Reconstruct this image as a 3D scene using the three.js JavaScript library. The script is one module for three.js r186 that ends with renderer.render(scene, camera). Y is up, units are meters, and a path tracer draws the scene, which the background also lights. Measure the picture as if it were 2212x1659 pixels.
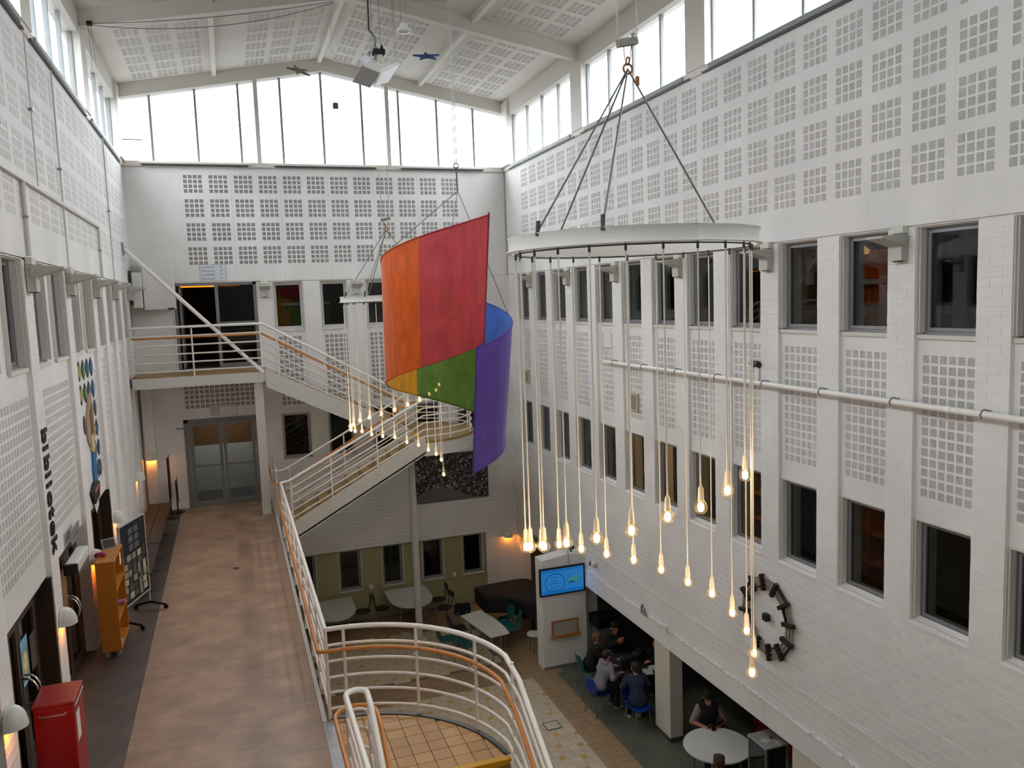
import * as THREE from 'three';
import { mergeGeometries } from 'three/addons/utils/BufferGeometryUtils.js';
import { RoundedBoxGeometry } from 'three/addons/geometries/RoundedBoxGeometry.js';
import { FontLoader } from 'three/addons/loaders/FontLoader.js';
import { RectAreaLightUniformsLib } from 'three/addons/lights/RectAreaLightUniformsLib.js';
import { TextGeometry } from 'three/addons/geometries/TextGeometry.js';

// ---------- camera, sky, exposure ----------
const scene = new THREE.Scene();
const camera = new THREE.PerspectiveCamera(50.69, 2212 / 1659, 0.05, 200);
camera.position.set(0, 8.39, 0);
camera.rotation.set(-0.1050423, -0.3318309, -0.0362779, 'YXZ');
scene.add(camera);
const renderer = new THREE.WebGLRenderer({ antialias: true });
renderer.toneMapping = THREE.LinearToneMapping;
renderer.toneMappingExposure = 1.0;
renderer.shadowMap.enabled = true;
RectAreaLightUniformsLib.init();
{ // an even overcast sky, brighter overhead; one dull colour below the horizon
  const w = 64, h = 64, d = new Float32Array(w * h * 4);
  for (let j = 0; j < h; j++) for (let i = 0; i < w; i++) {
    const el = ((j + 0.5) / h - 0.5) * Math.PI, o = (j * w + i) * 4, L = el > 0 ? (1 + 2 * Math.sin(el)) / 3 : 0.05;
    d[o] = 0.96 * L; d[o + 1] = L; d[o + 2] = 1.055 * L; d[o + 3] = 1;
  }
  const t = new THREE.DataTexture(d, w, h, THREE.RGBAFormat, THREE.FloatType); t.mapping = THREE.EquirectangularReflectionMapping; t.colorSpace = THREE.LinearSRGBColorSpace; t.magFilter = t.minFilter = THREE.LinearFilter; t.needsUpdate = true;
  scene.background = t; scene.backgroundIntensity = 15.5;
}

// ---------- helpers ----------
let seed = 20240611;
const rnd = () => { seed = (seed * 1664525 + 1013904223) >>> 0; return seed / 4294967296; };
const rr = (a, b) => a + (b - a) * rnd();
const V = (x, y, z) => new THREE.Vector3(x, y, z);
const used = new Map();
function numbered(name) {
  const n = used.get(name) || 0; used.set(name, n + 1);
  return n ? `${name}_${String(n).padStart(3, '0')}` : name;
}
// collects faces, boxes, bars and pipes and merges them into ONE named mesh
class MB {
  constructor() { this.p = []; this.n = []; this.t = []; }
  tri(a, b, c) {
    const e = [b[0] - a[0], b[1] - a[1], b[2] - a[2]], f = [c[0] - a[0], c[1] - a[1], c[2] - a[2]];
    let n = [e[1] * f[2] - e[2] * f[1], e[2] * f[0] - e[0] * f[2], e[0] * f[1] - e[1] * f[0]];
    const l = Math.hypot(...n) || 1; n = n.map((q) => q / l);
    const k = Math.abs(n[0]) > Math.abs(n[1]) ? (Math.abs(n[0]) > Math.abs(n[2]) ? 0 : 2) : (Math.abs(n[1]) > Math.abs(n[2]) ? 1 : 2);
    for (const q of [a, b, c]) { this.p.push(...q); this.n.push(...n); this.t.push(...(k === 0 ? [q[2], q[1]] : k === 1 ? [q[0], q[2]] : [q[0], q[1]])); }
    return this;
  }
  quad(a, b, c, d) { return this.tri(a, b, c).tri(a, c, d); }
  box(x0, x1, y0, y1, z0, z1) {
    const P = (i, j, k) => [i ? x1 : x0, j ? y1 : y0, k ? z1 : z0];
    this.quad(P(0, 0, 1), P(1, 0, 1), P(1, 1, 1), P(0, 1, 1)).quad(P(1, 0, 0), P(0, 0, 0), P(0, 1, 0), P(1, 1, 0));
    this.quad(P(1, 0, 1), P(1, 0, 0), P(1, 1, 0), P(1, 1, 1)).quad(P(0, 0, 0), P(0, 0, 1), P(0, 1, 1), P(0, 1, 0));
    return this.quad(P(0, 1, 1), P(1, 1, 1), P(1, 1, 0), P(0, 1, 0)).quad(P(0, 0, 0), P(1, 0, 0), P(1, 0, 1), P(0, 0, 1));
  }
  // bevelled box face plate: box whose +z edges are chamfered
  plate(x0, x1, y0, y1, z0, z1, c = 0.004) {
    const A = [[x0, y0, z1 - c], [x1, y0, z1 - c], [x1, y1, z1 - c], [x0, y1, z1 - c]];
    const B = [[x0 + c, y0 + c, z1], [x1 - c, y0 + c, z1], [x1 - c, y1 - c, z1], [x0 + c, y1 - c, z1]];
    const C = [[x0, y0, z0], [x1, y0, z0], [x1, y1, z0], [x0, y1, z0]];
    this.quad(B[0], B[1], B[2], B[3]);
    for (let i = 0; i < 4; i++) { const j = (i + 1) % 4; this.quad(A[i], A[j], B[j], B[i]); this.quad(C[i], C[j], A[j], A[i]); }
    return this;
  }
  geo(g, m) {
    g = g.index ? g.toNonIndexed() : g.clone(); if (m) g.applyMatrix4(m);
    const p = g.attributes.position.array, n = g.attributes.normal.array, t = g.attributes.uv ? g.attributes.uv.array : new Float32Array(p.length / 3 * 2);
    for (let i = 0; i < p.length; i++) { this.p.push(p[i]); this.n.push(n[i]); }
    for (let i = 0; i < t.length; i++) this.t.push(t[i]);
    return this;
  }
  // round pipe along a polyline (mitred)
  pipe(pts, r, seg = 8, closed = false) {
    const P = pts.map((q) => Array.isArray(q) ? V(...q) : q), N = P.length, rings = [];
    const rad = (i) => Array.isArray(r) ? r[i] : r;
    let u = null, len = 0;
    for (let i = 0; i < N; i++) {
      const a = closed ? P[(i + N - 1) % N] : P[Math.max(i - 1, 0)], b = closed ? P[(i + 1) % N] : P[Math.min(i + 1, N - 1)];
      const d1 = P[i].clone().sub(a), d2 = b.clone().sub(P[i]);
      if (d1.lengthSq() < 1e-12) d1.copy(d2); if (d2.lengthSq() < 1e-12) d2.copy(d1);
      d1.normalize(); d2.normalize();
      const t = d1.clone().add(d2); if (t.lengthSq() < 1e-6) t.copy(d2); t.normalize();
      if (!u) { u = Math.abs(d2.y) > 0.9 ? V(1, 0, 0) : V(0, 1, 0); }
      const w = u.clone().sub(d1.clone().multiplyScalar(u.dot(d1))).normalize();
      const w2 = d1.clone().cross(w);
      const cosh = Math.max(0.35, t.dot(d1));
      const mit = t.clone().sub(d1.clone().multiplyScalar(t.dot(d1)));
      const ring = [];
      for (let k = 0; k < seg; k++) {
        const an = k / seg * Math.PI * 2;
        const o = w.clone().multiplyScalar(Math.cos(an)).add(w2.clone().multiplyScalar(Math.sin(an)));
        // slide along d1 onto the mitre plane
        const s = cosh > 0.4 ? -o.dot(t) / t.dot(d1) : 0;
        const q = o.clone().add(d1.clone().multiplyScalar(s)).multiplyScalar(rad(i)).add(P[i]);
        ring.push([q, o]);
      }
      u = w.clone().sub(d2.clone().multiplyScalar(w.dot(d2))).normalize();
      if (i) len += P[i].distanceTo(P[i - 1]);
      rings.push([ring, len]);
    }
    const M = closed ? N : N - 1;
    for (let i = 0; i < M; i++) {
      const [A, la] = rings[i], [B, lb0] = rings[(i + 1) % N], lb = i + 1 === N ? la + P[0].distanceTo(P[N - 1]) : lb0;
      for (let k = 0; k < seg; k++) {
        const k2 = (k + 1) % seg;
        for (const [R, kk, l] of [[A, k, la], [A, k2, la], [B, k2, lb], [A, k, la], [B, k2, lb], [B, k, lb]]) {
          this.p.push(R[kk][0].x, R[kk][0].y, R[kk][0].z); this.n.push(R[kk][1].x, R[kk][1].y, R[kk][1].z); this.t.push(l, kk / seg * 0.2);
        }
      }
    }
    if (!closed) for (const [i, s] of [[0, -1], [N - 1, 1]]) {
      const R = rings[i][0];
      for (let k = 1; k < seg - 1; k++) { const q = [R[0][0], R[k][0], R[k + 1][0]].map((e) => e.toArray()); s > 0 ? this.tri(...q) : this.tri(q[0], q[2], q[1]); }
    }
    return this;
  }
  bar(a, b, r, seg = 8) { return this.pipe([a, b], r, seg); }
  // square bar between two points
  beam(a, b, w, h) {
    const A = V(...a), B = V(...b), d = B.clone().sub(A), L = d.length();
    const m = new THREE.Matrix4().lookAt(B, A, V(0, Math.abs(d.y / L) > 0.95 ? 0 : 1, Math.abs(d.y / L) > 0.95 ? 1 : 0)).setPosition(A.clone().add(B).multiplyScalar(0.5));
    return this.geo(new THREE.BoxGeometry(w, h, L), m);
  }
  // extruded polygon: profile in x,y from z0 to z1
  poly(pts, z0, z1, bevel = 0) {
    const s = new THREE.Shape(pts.map((q) => new THREE.Vector2(q[0], q[1])));
    const g = new THREE.ExtrudeGeometry(s, { depth: z1 - z0 - 2 * bevel, bevelEnabled: bevel > 0, bevelSize: bevel, bevelOffset: -bevel, bevelThickness: bevel, bevelSegments: 2, curveSegments: 12 });
    return this.geo(g, new THREE.Matrix4().makeTranslation(0, 0, z0 + bevel));
  }
  lathe(prof, seg = 20, m) { return this.geo(new THREE.LatheGeometry(prof.map((q) => new THREE.Vector2(q[0], q[1])), seg), m); }
  geometry() {
    const g = new THREE.BufferGeometry();
    g.setAttribute('position', new THREE.Float32BufferAttribute(this.p, 3));
    g.setAttribute('normal', new THREE.Float32BufferAttribute(this.n, 3));
    g.setAttribute('uv', new THREE.Float32BufferAttribute(this.t, 2));
    return g;
  }
  build(name, mat, parent = scene, kind) { return mesh(name, this.geometry(), mat, parent, kind); }
}
function mesh(name, g, mat, parent = scene, kind) {
  const m = new THREE.Mesh(g, mat);
  m.name = parent === scene ? numbered(name) : name; m.castShadow = m.receiveShadow = true;
  if (kind) m.userData.kind = kind;
  parent.add(m); return m;
}
const mk = (x, y, z, rx = 0, ry = 0, rz = 0, s = 1) => new THREE.Matrix4().compose(V(x, y, z), new THREE.Quaternion().setFromEuler(new THREE.Euler(rx, ry, rz, 'YXZ')), typeof s === 'number' ? V(s, s, s) : V(...s));
const rbox = (w, h, d, r = 0.01, s = 2) => new RoundedBoxGeometry(w, h, d, s, Math.min(r, w / 2.01, h / 2.01, d / 2.01));
function struct(name, [x, y, z] = [0, 0, 0], turn = 0) {
  const g = new THREE.Group(); g.name = name; g.position.set(x, y, z); g.rotation.y = turn; g.userData.kind = 'structure'; scene.add(g); return g;
}
function thing(name, label, category, [x, y, z] = [0, 0, 0], turn = 0, group) {
  const g = new THREE.Group(); g.name = numbered(name); g.position.set(x, y, z); g.rotation.y = turn;
  g.userData = { label, category }; if (group) g.userData.group = group; scene.add(g); return g;
}
function dup(o, [x, y, z], turn, label, group) {
  const c = o.clone(); c.name = numbered(o.name.replace(/_\d{3}$/, '')); c.userData = { ...o.userData };
  c.position.set(x, y, z); if (turn !== undefined) c.rotation.y = turn;
  if (label) c.userData.label = label; if (group) c.userData.group = group; scene.add(c); return c;
}
const sub = (name, parent, [x, y, z] = [0, 0, 0], turn = 0) => { const g = new THREE.Group(); g.name = name; g.position.set(x, y, z); g.rotation.y = turn; parent.add(g); return g; };
const arc = (cx, cz, r, a0, a1, y, n = 24) => Array.from({ length: n + 1 }, (_, i) => { const a = a0 + (a1 - a0) * i / n; return [cx + r * Math.cos(a), y, cz - r * Math.sin(a)]; });

// ---------- textures (grain, wear, print) ----------
function hash(i, j, s) { let h = (i * 374761393 + j * 668265263 + s * 974711) | 0; h = Math.imul(h ^ (h >>> 13), 1274126177); return ((h ^ (h >>> 16)) >>> 0) / 4294967296; }
function vnoise(x, y, per, s) {
  const i = Math.floor(x), j = Math.floor(y), f = x - i, g = y - j, u = f * f * (3 - 2 * f), v = g * g * (3 - 2 * g), w = (k) => ((k % per) + per) % per;
  const a = hash(w(i), w(j), s), b = hash(w(i + 1), w(j), s), c = hash(w(i), w(j + 1), s), d = hash(w(i + 1), w(j + 1), s);
  return a + (b - a) * u + (c - a) * v + (a - b - c + d) * u * v;
}
function fbm(x, y, per, s, oct = 4) { let a = 0.5, t = 0; for (let o = 0; o < oct; o++) { t += a * vnoise(x, y, per, s + o); x *= 2; y *= 2; per *= 2; a *= 0.5; } return t / (1 - Math.pow(0.5, oct)); }
function dataTex(w, h, fn, srgb, rep) {
  const d = new Uint8Array(w * h * 4);
  for (let j = 0; j < h; j++) for (let i = 0; i < w; i++) { const c = fn(i / w, j / h); const o = (j * w + i) * 4; for (let k = 0; k < 3; k++) d[o + k] = Math.max(0, Math.min(255, (Array.isArray(c) ? c[k] : c) * 255)); d[o + 3] = 255; }
  const t = new THREE.DataTexture(d, w, h, THREE.RGBAFormat); t.wrapS = t.wrapT = THREE.RepeatWrapping; t.magFilter = THREE.LinearFilter; t.minFilter = THREE.LinearMipmapLinearFilter; t.generateMipmaps = true;
  if (srgb) t.colorSpace = THREE.SRGBColorSpace; if (rep) t.repeat.set(rep[0], rep[1]); t.needsUpdate = true; return t;
}
const mottleTex = dataTex(256, 256, (x, y) => { const f = fbm(x * 4, y * 4, 4, 3, 6); const v = 0.975 + 0.09 * (f - 0.5); return [v, v, v]; }, true, [0.35, 0.35]);
const plasterBump = dataTex(256, 256, (x, y) => fbm(x * 16, y * 16, 16, 9, 4), false, [1.4, 1.4]);
const std = (hex, rough = 0.6, o = {}) => new THREE.MeshStandardMaterial({ color: hex, roughness: rough, metalness: 0, ...o });
const both = { side: THREE.DoubleSide };
const M = {
  wall: std(0xf2f2f2, 0.75, { map: mottleTex, bumpMap: plasterBump, bumpScale: 0.0015 }),
  panel: std(0xf0f0f0, 0.7, { map: mottleTex, ...both }),
  felt: std(0x4c4a48, 0.95),
  brick: [0xf2f2f2, 0xf0f0f0, 0xf4f4f4].map((c) => std(c, 0.6, { map: mottleTex, bumpMap: plasterBump, bumpScale: 0.003 })),
  mortar: std(0xeeeeee, 0.8, { bumpMap: plasterBump, bumpScale: 0.002 }),
  ceiling: std(0xd3d0c9, 0.8, { map: mottleTex, ...both }),
  beamWhite: std(0xd9d6cf, 0.55),
  jamb: std(0xdcdbd5, 0.6),
  alu: std(0x9a9ca2, 0.4, { metalness: 0.5 }),
  mullion: std(0x8e9496, 0.5),
  aluWhite: std(0xd5d6d6, 0.5),
  darkGrey: std(0x4b4c4d, 0.5),
  black: std(0x101011, 0.5),
  blackSoft: std(0x17171a, 0.9),
  railWhite: std(0xf4f3ef, 0.35),
  railWarm: std(0xefe8e2, 0.4),
  glass: new THREE.MeshPhysicalMaterial({ color: 0xc9d2d2, roughness: 0.02, transmission: 1, thickness: 0, ior: 1.5 }),
  darkGlass: new THREE.MeshPhysicalMaterial({ color: 0x8b9494, roughness: 0.03, transmission: 1, thickness: 0, ior: 1.5 }),
  skyGlass: new THREE.MeshPhysicalMaterial({ color: 0xfdfdfc, roughness: 0.0, transmission: 1, thickness: 0, ior: 1.45 }),
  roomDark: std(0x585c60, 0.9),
  steel: std(0xa9abad, 0.3, { metalness: 0.9 }),
  wire: std(0x8a8c8c, 0.4, { metalness: 0.7 }),
  stringer: std(0xd6d6d2, 0.55),
};
// ---------- the setting ----------
const G0 = -0.15, L1 = 3.46, L2 = 6.92, XR = 7.4, XL = -2.15, ZB = -21.5, ZF = 3.5, PIT = 1.2225;
// a sheet with rows of slotted squares, holes of real depth
function perf(mb, u0, u1, v0, v1, us, vs, s, n, w, depth, ratio = 0.46, horizontal = false) {
  if (horizontal) { const t = new MB(); perf(t, v0, v1, u0, u1, vs, us, s, n, w, depth, ratio); for (let i = 0; i < t.p.length; i += 9) { const q = [0, 3, 6].map((k) => [t.p[i + k + 1], t.p[i + k], t.p[i + k + 2]]); mb.tri(q[0], q[2], q[1]); } return; }
  const Q = (a, b, c, d, z) => mb.quad([a, c, z], [b, c, z], [b, d, z], [a, d, z]);
  vs = [...vs].sort((a, b) => a - b); let y = v0;
  const cuts = [];
  for (const a of us) for (let k = 0; k < n; k++) { const c = a + (k + 0.5) * s / n, h = s / n * ratio / 2; if (c - h > u0 && c + h < u1) cuts.push([c - h, c + h]); }
  cuts.sort((a, b) => a[0] - b[0]);
  for (const v of vs) {
    Q(u0, u1, y, v, w); y = v + s; let x = u0;
    for (const [a, b] of cuts) {
      Q(x, a, v, y, w); x = b; const d = w - depth;
      mb.quad([a, v, w], [a, v, d], [a, y, d], [a, y, w]).quad([b, v, d], [b, v, w], [b, y, w], [b, y, d]);
      mb.quad([a, y, w], [a, y, d], [b, y, d], [b, y, w]).quad([a, v, d], [a, v, w], [b, v, w], [b, v, d]);
    }
    Q(x, u1, v, y, w);
  }
  Q(u0, u1, y, v1, w);
}
const four = (a, p = 0.1175) => [0, 1, 2, 3].map((k) => a + k * p);
// painted bricks in running bond; the first `single` of them as parts of their own, the rest joined
const BL = 0.3, BC = 0.1, JT = 0.005, JV = 0.0016;
const brickGeos = [0, 1, 2].map((k) => { const m = new MB(); m.plate(JV / 2, BL - JV / 2, JT / 2, BC - JT / 2, -0.012, 0, 0.0022); return m.geometry(); });
const brickSingles = [];
function bricks(mb, u0, u1, v0, v1, w, parent, isSingle) {
  const rows = Math.round((v1 - v0) / BC), ch = (v1 - v0) / rows;
  for (let r = 0; r < rows; r++) {
    let u = u0 - (r % 2 ? BL / 2 : 0);
    for (; u < u1 - 0.01; u += BL) {
      const a = Math.max(u, u0), b = Math.min(u + BL, u1), k = rnd(), dw = (k - 0.6) * 0.003;
      if (b - a < 0.03) continue;
      if (isSingle && isSingle(a, v0 + r * ch, b - a)) {
        const m = mesh('brick', brickGeos[0], M.brick[Math.floor(rnd() * 3)], parent); m.position.set(a, v0 + r * ch, w + dw); m.scale.set((b - a) / BL, ch / BC, 1); m.rotation.set((rnd() - 0.5) * 0.03, 0, 0);
      } else mb.plate(a + JV / 2, b - JV / 2, v0 + r * ch + JT / 2, v0 + (r + 1) * ch - JT / 2, w - 0.012, w + dw, 0.0022);
    }
  }
}
// one window 0.8125 x 1.24 (u centred, v from its sill, w out of the wall)
let windowCount = 0, winProto = {};
function addWindow(pos, turn, kind = 'grey', w = 0.8125, h = 1.24, glass = M.glass, lit) {
  const key = kind + w + h; let g = winProto[key];
  if (g) { g = g.clone(); } else {
    g = new THREE.Group(); const H = w / 2, mat = kind === 'grey' ? M.alu : M.aluWhite;
    const f = new MB(), o = 0.045;
    for (const [a, b, c, d] of [[-H, -H + o, 0, h], [H - o, H, 0, h], [-H + o, H - o, 0, o], [-H + o, H - o, h - o, h]]) f.box(a, b, c, d, -0.2, -0.125);
    f.build('window_frame', mat, g);
    const s = new MB(), i = 0.088;
    for (const [a, b, c, d] of [[-H + o + 0.004, -H + i, o + 0.004, h - o - 0.004], [H - i, H - o - 0.004, o + 0.004, h - o - 0.004], [-H + i, H - i, o + 0.004, i], [-H + i, H - i, h - i, h - o - 0.004]]) s.box(a, b, c, d, -0.19, -0.138);
    s.build('sash', mat, g);
    new MB().box(-H + i, H - i, i, h - i, -0.168, -0.162).build('glass', glass, g);
    const j = new MB(); j.box(-H, -H + 0.03, 0.03, h, -0.124, -0.05).box(H - 0.03, H, 0.03, h, -0.124, -0.05).box(-H, -H + 0.012, 0.03, h, -0.05, -0.02).box(H - 0.012, H, 0.03, h, -0.05, -0.02).box(-H + 0.03, H - 0.03, h - 0.025, h, -0.124, -0.05);
    j.build('jamb', M.jamb, g);
    new MB().box(-H + 0.012, H - 0.012, -0.035, 0.012, -0.124, -0.03).build('window_sill', M.jamb, g);
    winProto[key] = g;
  }
  g.name = `window_${++windowCount}`; g.userData = { kind: 'structure' }; g.position.set(...pos); g.rotation.y = turn; scene.add(g);
  return g;
}
// spandrel panel with slotted squares; the pattern starts 0.09 from the left
function spandrel(parent, felt, u0, u1, v0, v1, w, n, top = 0.22, bottom = 0.22) {
  const us = [], vs = [], p = 0.1195, s = 0.09;
  for (let u = u0 + 0.075; u + s < u1 - 0.01; u += p) us.push(u);
  const k = Math.floor((v1 - v0 - top - bottom + (p - s)) / p); for (let i = 0; i < k; i++) vs.push(v1 - top - s - i * p);
  const m = new MB(); perf(m, u0, u1, v0, v1, us, vs, s, n, w, 0.006, 0.58); m.build('acoustic_panel', M.panel, parent);
  felt.quad([u0, v0, w - 0.014], [u1, v0, w - 0.014], [u1, v1, w - 0.014], [u0, v1, w - 0.014]);
}

// ---- right wall (u = z, w towards -x)
{
  const W = struct('wall_right', [XR, 0, 0], -Math.PI / 2), core = new MB(), felt = new MB(), br = new MB(), mort = new MB();
  // upper acoustic panels, two groups of squares wide
  for (let k = 0; k < 21; k++) {
    const u1 = ZF - (k === 0 ? 0 : (ZF - (-5.555) - Math.floor((ZF + 5.555) / PIT) * PIT)) - Math.max(0, k - 1) * PIT;
    const base = -5.555 + (7 - k) * PIT, a = Math.max(base, ZB), b = Math.min(base + PIT, ZF);
    if (b - a < 0.02) continue;
    const us = []; for (const g of [0.0, 0.6112]) { const g0 = base + 0.045 + g; if (g0 > ZB + 0.95 && g0 + 0.46 < ZF) us.push(...four(g0)); }
    const vs = [9.505, 10.085, 10.665, 11.255].flatMap((v) => four(v, 0.1145));
    const m = new MB(); perf(m, a + 0.0004, b - 0.0004, 9.05, 11.84, us, vs, 0.09, base > -13.5 ? 8 : 5, 0, 0.007, 0.56); m.build('acoustic_panel', M.panel, W);
  }
  felt.quad([ZB, 9.05, -0.016], [ZF, 9.05, -0.016], [ZF, 11.84, -0.016], [ZB, 11.84, -0.016]);
  core.box(ZB - 0.3, ZF + 0.3, 9.03, 11.84, -0.4, -0.02);
  // piers between the windows, and the brick band below
  const single = (u, v, l) => brickSingles.length < 300 && u > -10.6 && u < -5.3 && v < 4.4 && l > 0.1 && v > 2.6 - (u + 10.6) * 0.02 && (brickSingles.push(1), true);
  let prev = ZF + 0.3;
  for (let k = -7; k < 13; k++) {
    const a = -6.46 - k * PIT, b = a + 0.41; if (b < ZB) break; const a1 = Math.max(a, ZB - 0.3);
    mort.box(a1, b, 4.42, 9.028, -0.4, -0.005); bricks(br, Math.max(a, ZB), b, 4.42, 9.028, 0, W);
    // spandrel and windows in the opening towards -z
    const o0 = a - (PIT - 0.41), o1 = a, c = (o0 + o1) / 2;
    if (o0 < ZB) { core.box(ZB - 0.3, Math.max(a1, ZB), 4.42, 9.03, -0.4, -0.02); continue; }
    if (o1 > -2) { core.box(o0, o1, 5.66, 7.8, -0.4, -0.08); spandrel(W, felt, o0, o1, 5.66, 7.8, -0.06, 3); }
    else { core.box(o0, o1, 5.66, 7.8, -0.4, -0.08); spandrel(W, felt, o0, o1, 5.66, 7.8, -0.06, c > -11 ? 8 : 5); }
    addWindow([XR, 7.8, c], -Math.PI / 2, 'grey'); addWindow([XR, 4.42, c], -Math.PI / 2, 'grey');
    new MB().quad([o0, 4.4, 0.014], [o1, 4.4, 0.014], [o1, 4.465, -0.124], [o0, 4.465, -0.124]).quad([o0, 4.37, 0.014], [o1, 4.37, 0.014], [o1, 4.4, 0.014], [o0, 4.4, 0.014]).quad([o0, 4.37, -0.02], [o1, 4.37, -0.02], [o1, 4.37, 0.014], [o0, 4.37, 0.014]).tri([o0, 4.37, -0.02], [o0, 4.37, 0.014], [o0, 4.4, 0.014]).tri([o1, 4.37, 0.014], [o1, 4.37, -0.02], [o1, 4.4, 0.014]).build('sloped_sill', M.wall, W);
  }
  core.box(ZB - 0.3, ZF + 0.3, 1.9, 4.42, -0.4, -0.022); mort.box(ZB - 0.3, ZF + 0.3, 2.1, 4.42, -0.02, -0.005);
  bricks(br, -17.0, ZF, 2.1, 4.42, 0, W, single); bricks(br, ZB, -17.0, 2.1, 4.42, 0, W);
  core.build('wall_core', M.wall, W); felt.build('felt_backing', M.felt, W); mort.build('mortar', M.mortar, W); br.build('brickwork', M.brick[0], W, 'stuff');
  // concrete beam over the ground floor opening
  const bm = new MB(); bm.box(-17.0, -10.02, 1.72, 2.1, -0.4, 0.03).box(-10.01, ZF + 0.3, 1.72, 2.1, -0.4, 0.031).box(ZB - 0.3, -17.0, G0 - 0.1, 2.1, -0.4, 0.0);
  bm.build('concrete_beam', M.wall, W);
  const crumbs = new MB(), cg = new THREE.IcosahedronGeometry(1, 0); for (let i = 0; i < 260; i++) { const z = -16.8 + 12 * Math.pow(rnd(), 0.9), c = rnd(); crumbs.geo(cg, mk(z, 2.102 + 0.008 * c, 0.008 + 0.026 * rnd(), rnd() * 3, rnd() * 3, 0, [0.02 + 0.05 * rnd(), 0.008 + 0.014 * c, 0.012 + 0.012 * rnd()])); } crumbs.build('flaked_plaster', M.mortar, W, 'stuff');
  const groove = new MB(); groove.box(-17, ZF, 2.6, 2.64, -0.004, 0.012); groove.build('string_course', M.brick[1], W);
}
// ---- left wall (u = -z, w towards +x)
{
  const W = struct('wall_left', [XL, 0, 0], Math.PI / 2), core = new MB(), felt = new MB(), br = new MB(), mort = new MB();
  for (let k = 0; k < 21; k++) {
    const base = -3.5 + k * PIT, a = base, b = Math.min(base + PIT, -ZB); if (b - a < 0.02) continue;
    const us = []; for (const g of [0.0, 0.6112]) { const g0 = base + 0.045 + g; if (g0 + 0.46 < -ZB - 0.6) us.push(...four(g0)); }
    const vs = [9.505, 10.085, 10.665, 11.255].flatMap((v) => four(v, 0.1145));
    const m = new MB(); perf(m, a + 0.0004, b - 0.0004, 9.05, 11.84, us, vs, 0.09, 4, 0, 0.012, 0.4); m.build('acoustic_panel', M.panel, W);
  }
  felt.quad([-ZF, 9.05, -0.016], [-ZB, 9.05, -0.016], [-ZB, 11.84, -0.016], [-ZF, 11.84, -0.016]);
  core.box(-ZF - 0.3, -ZB + 0.3, 9.03, 11.84, -0.4, -0.02);
  const cut = [3, 5];   // piers cut back above the double doors: indices from 8.235
  for (let k = -9; k < 11; k++) {
    const c = 8.235 + k * PIT, a = c - 0.21, b = c + 0.21, door = k === 1 || k === 3 || k === 5 || k === -1 || k === -3;
    const isCut = (k >= -3 && k <= 5 && k % 2 !== 0);
    if (isCut) { mort.box(a, b, 7.77, 9.03, -0.4, -0.07); }
    else { mort.box(a, Math.min(b, -ZB), L1 - 0.3, 9.028, -0.4, -0.005); bricks(br, a, b, L1, 9.028, 0, W); }
    const o0 = b, o1 = c + PIT - 0.21, oc = (o0 + o1) / 2; if (o1 > -ZB) continue;
    addWindow([XL, 7.8, -oc], Math.PI / 2, 'grey');
    const inDouble = k >= -4 && k <= 5;
    if (!inDouble) { core.box(o0, o1, 5.4, 7.8, -0.4, -0.08); spandrel(W, felt, o0, o1, 5.4, 7.8, -0.06, 3); core.box(o0, o1, L1 - 0.3, 5.4, -0.4, -0.06); }
    else if (isCut) continue;
    else { core.box(o0, o0 + 2 * PIT - 0.42, 5.37, 7.78, -0.4, -0.08); spandrel(W, felt, o0, o0 + 2 * PIT - 0.42, 5.37, 7.78, -0.06, 4, 0.3, 0.3); }
  }
  core.box(-ZF - 0.3, -ZB + 0.3, G0 - 0.3, L1 - 0.3, -0.4, 0);
  core.build('wall_core', M.wall, W); felt.build('felt_backing', M.felt, W); mort.build('mortar', M.mortar, W); br.build('brickwork', M.brick[0], W, 'stuff');
}
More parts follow.
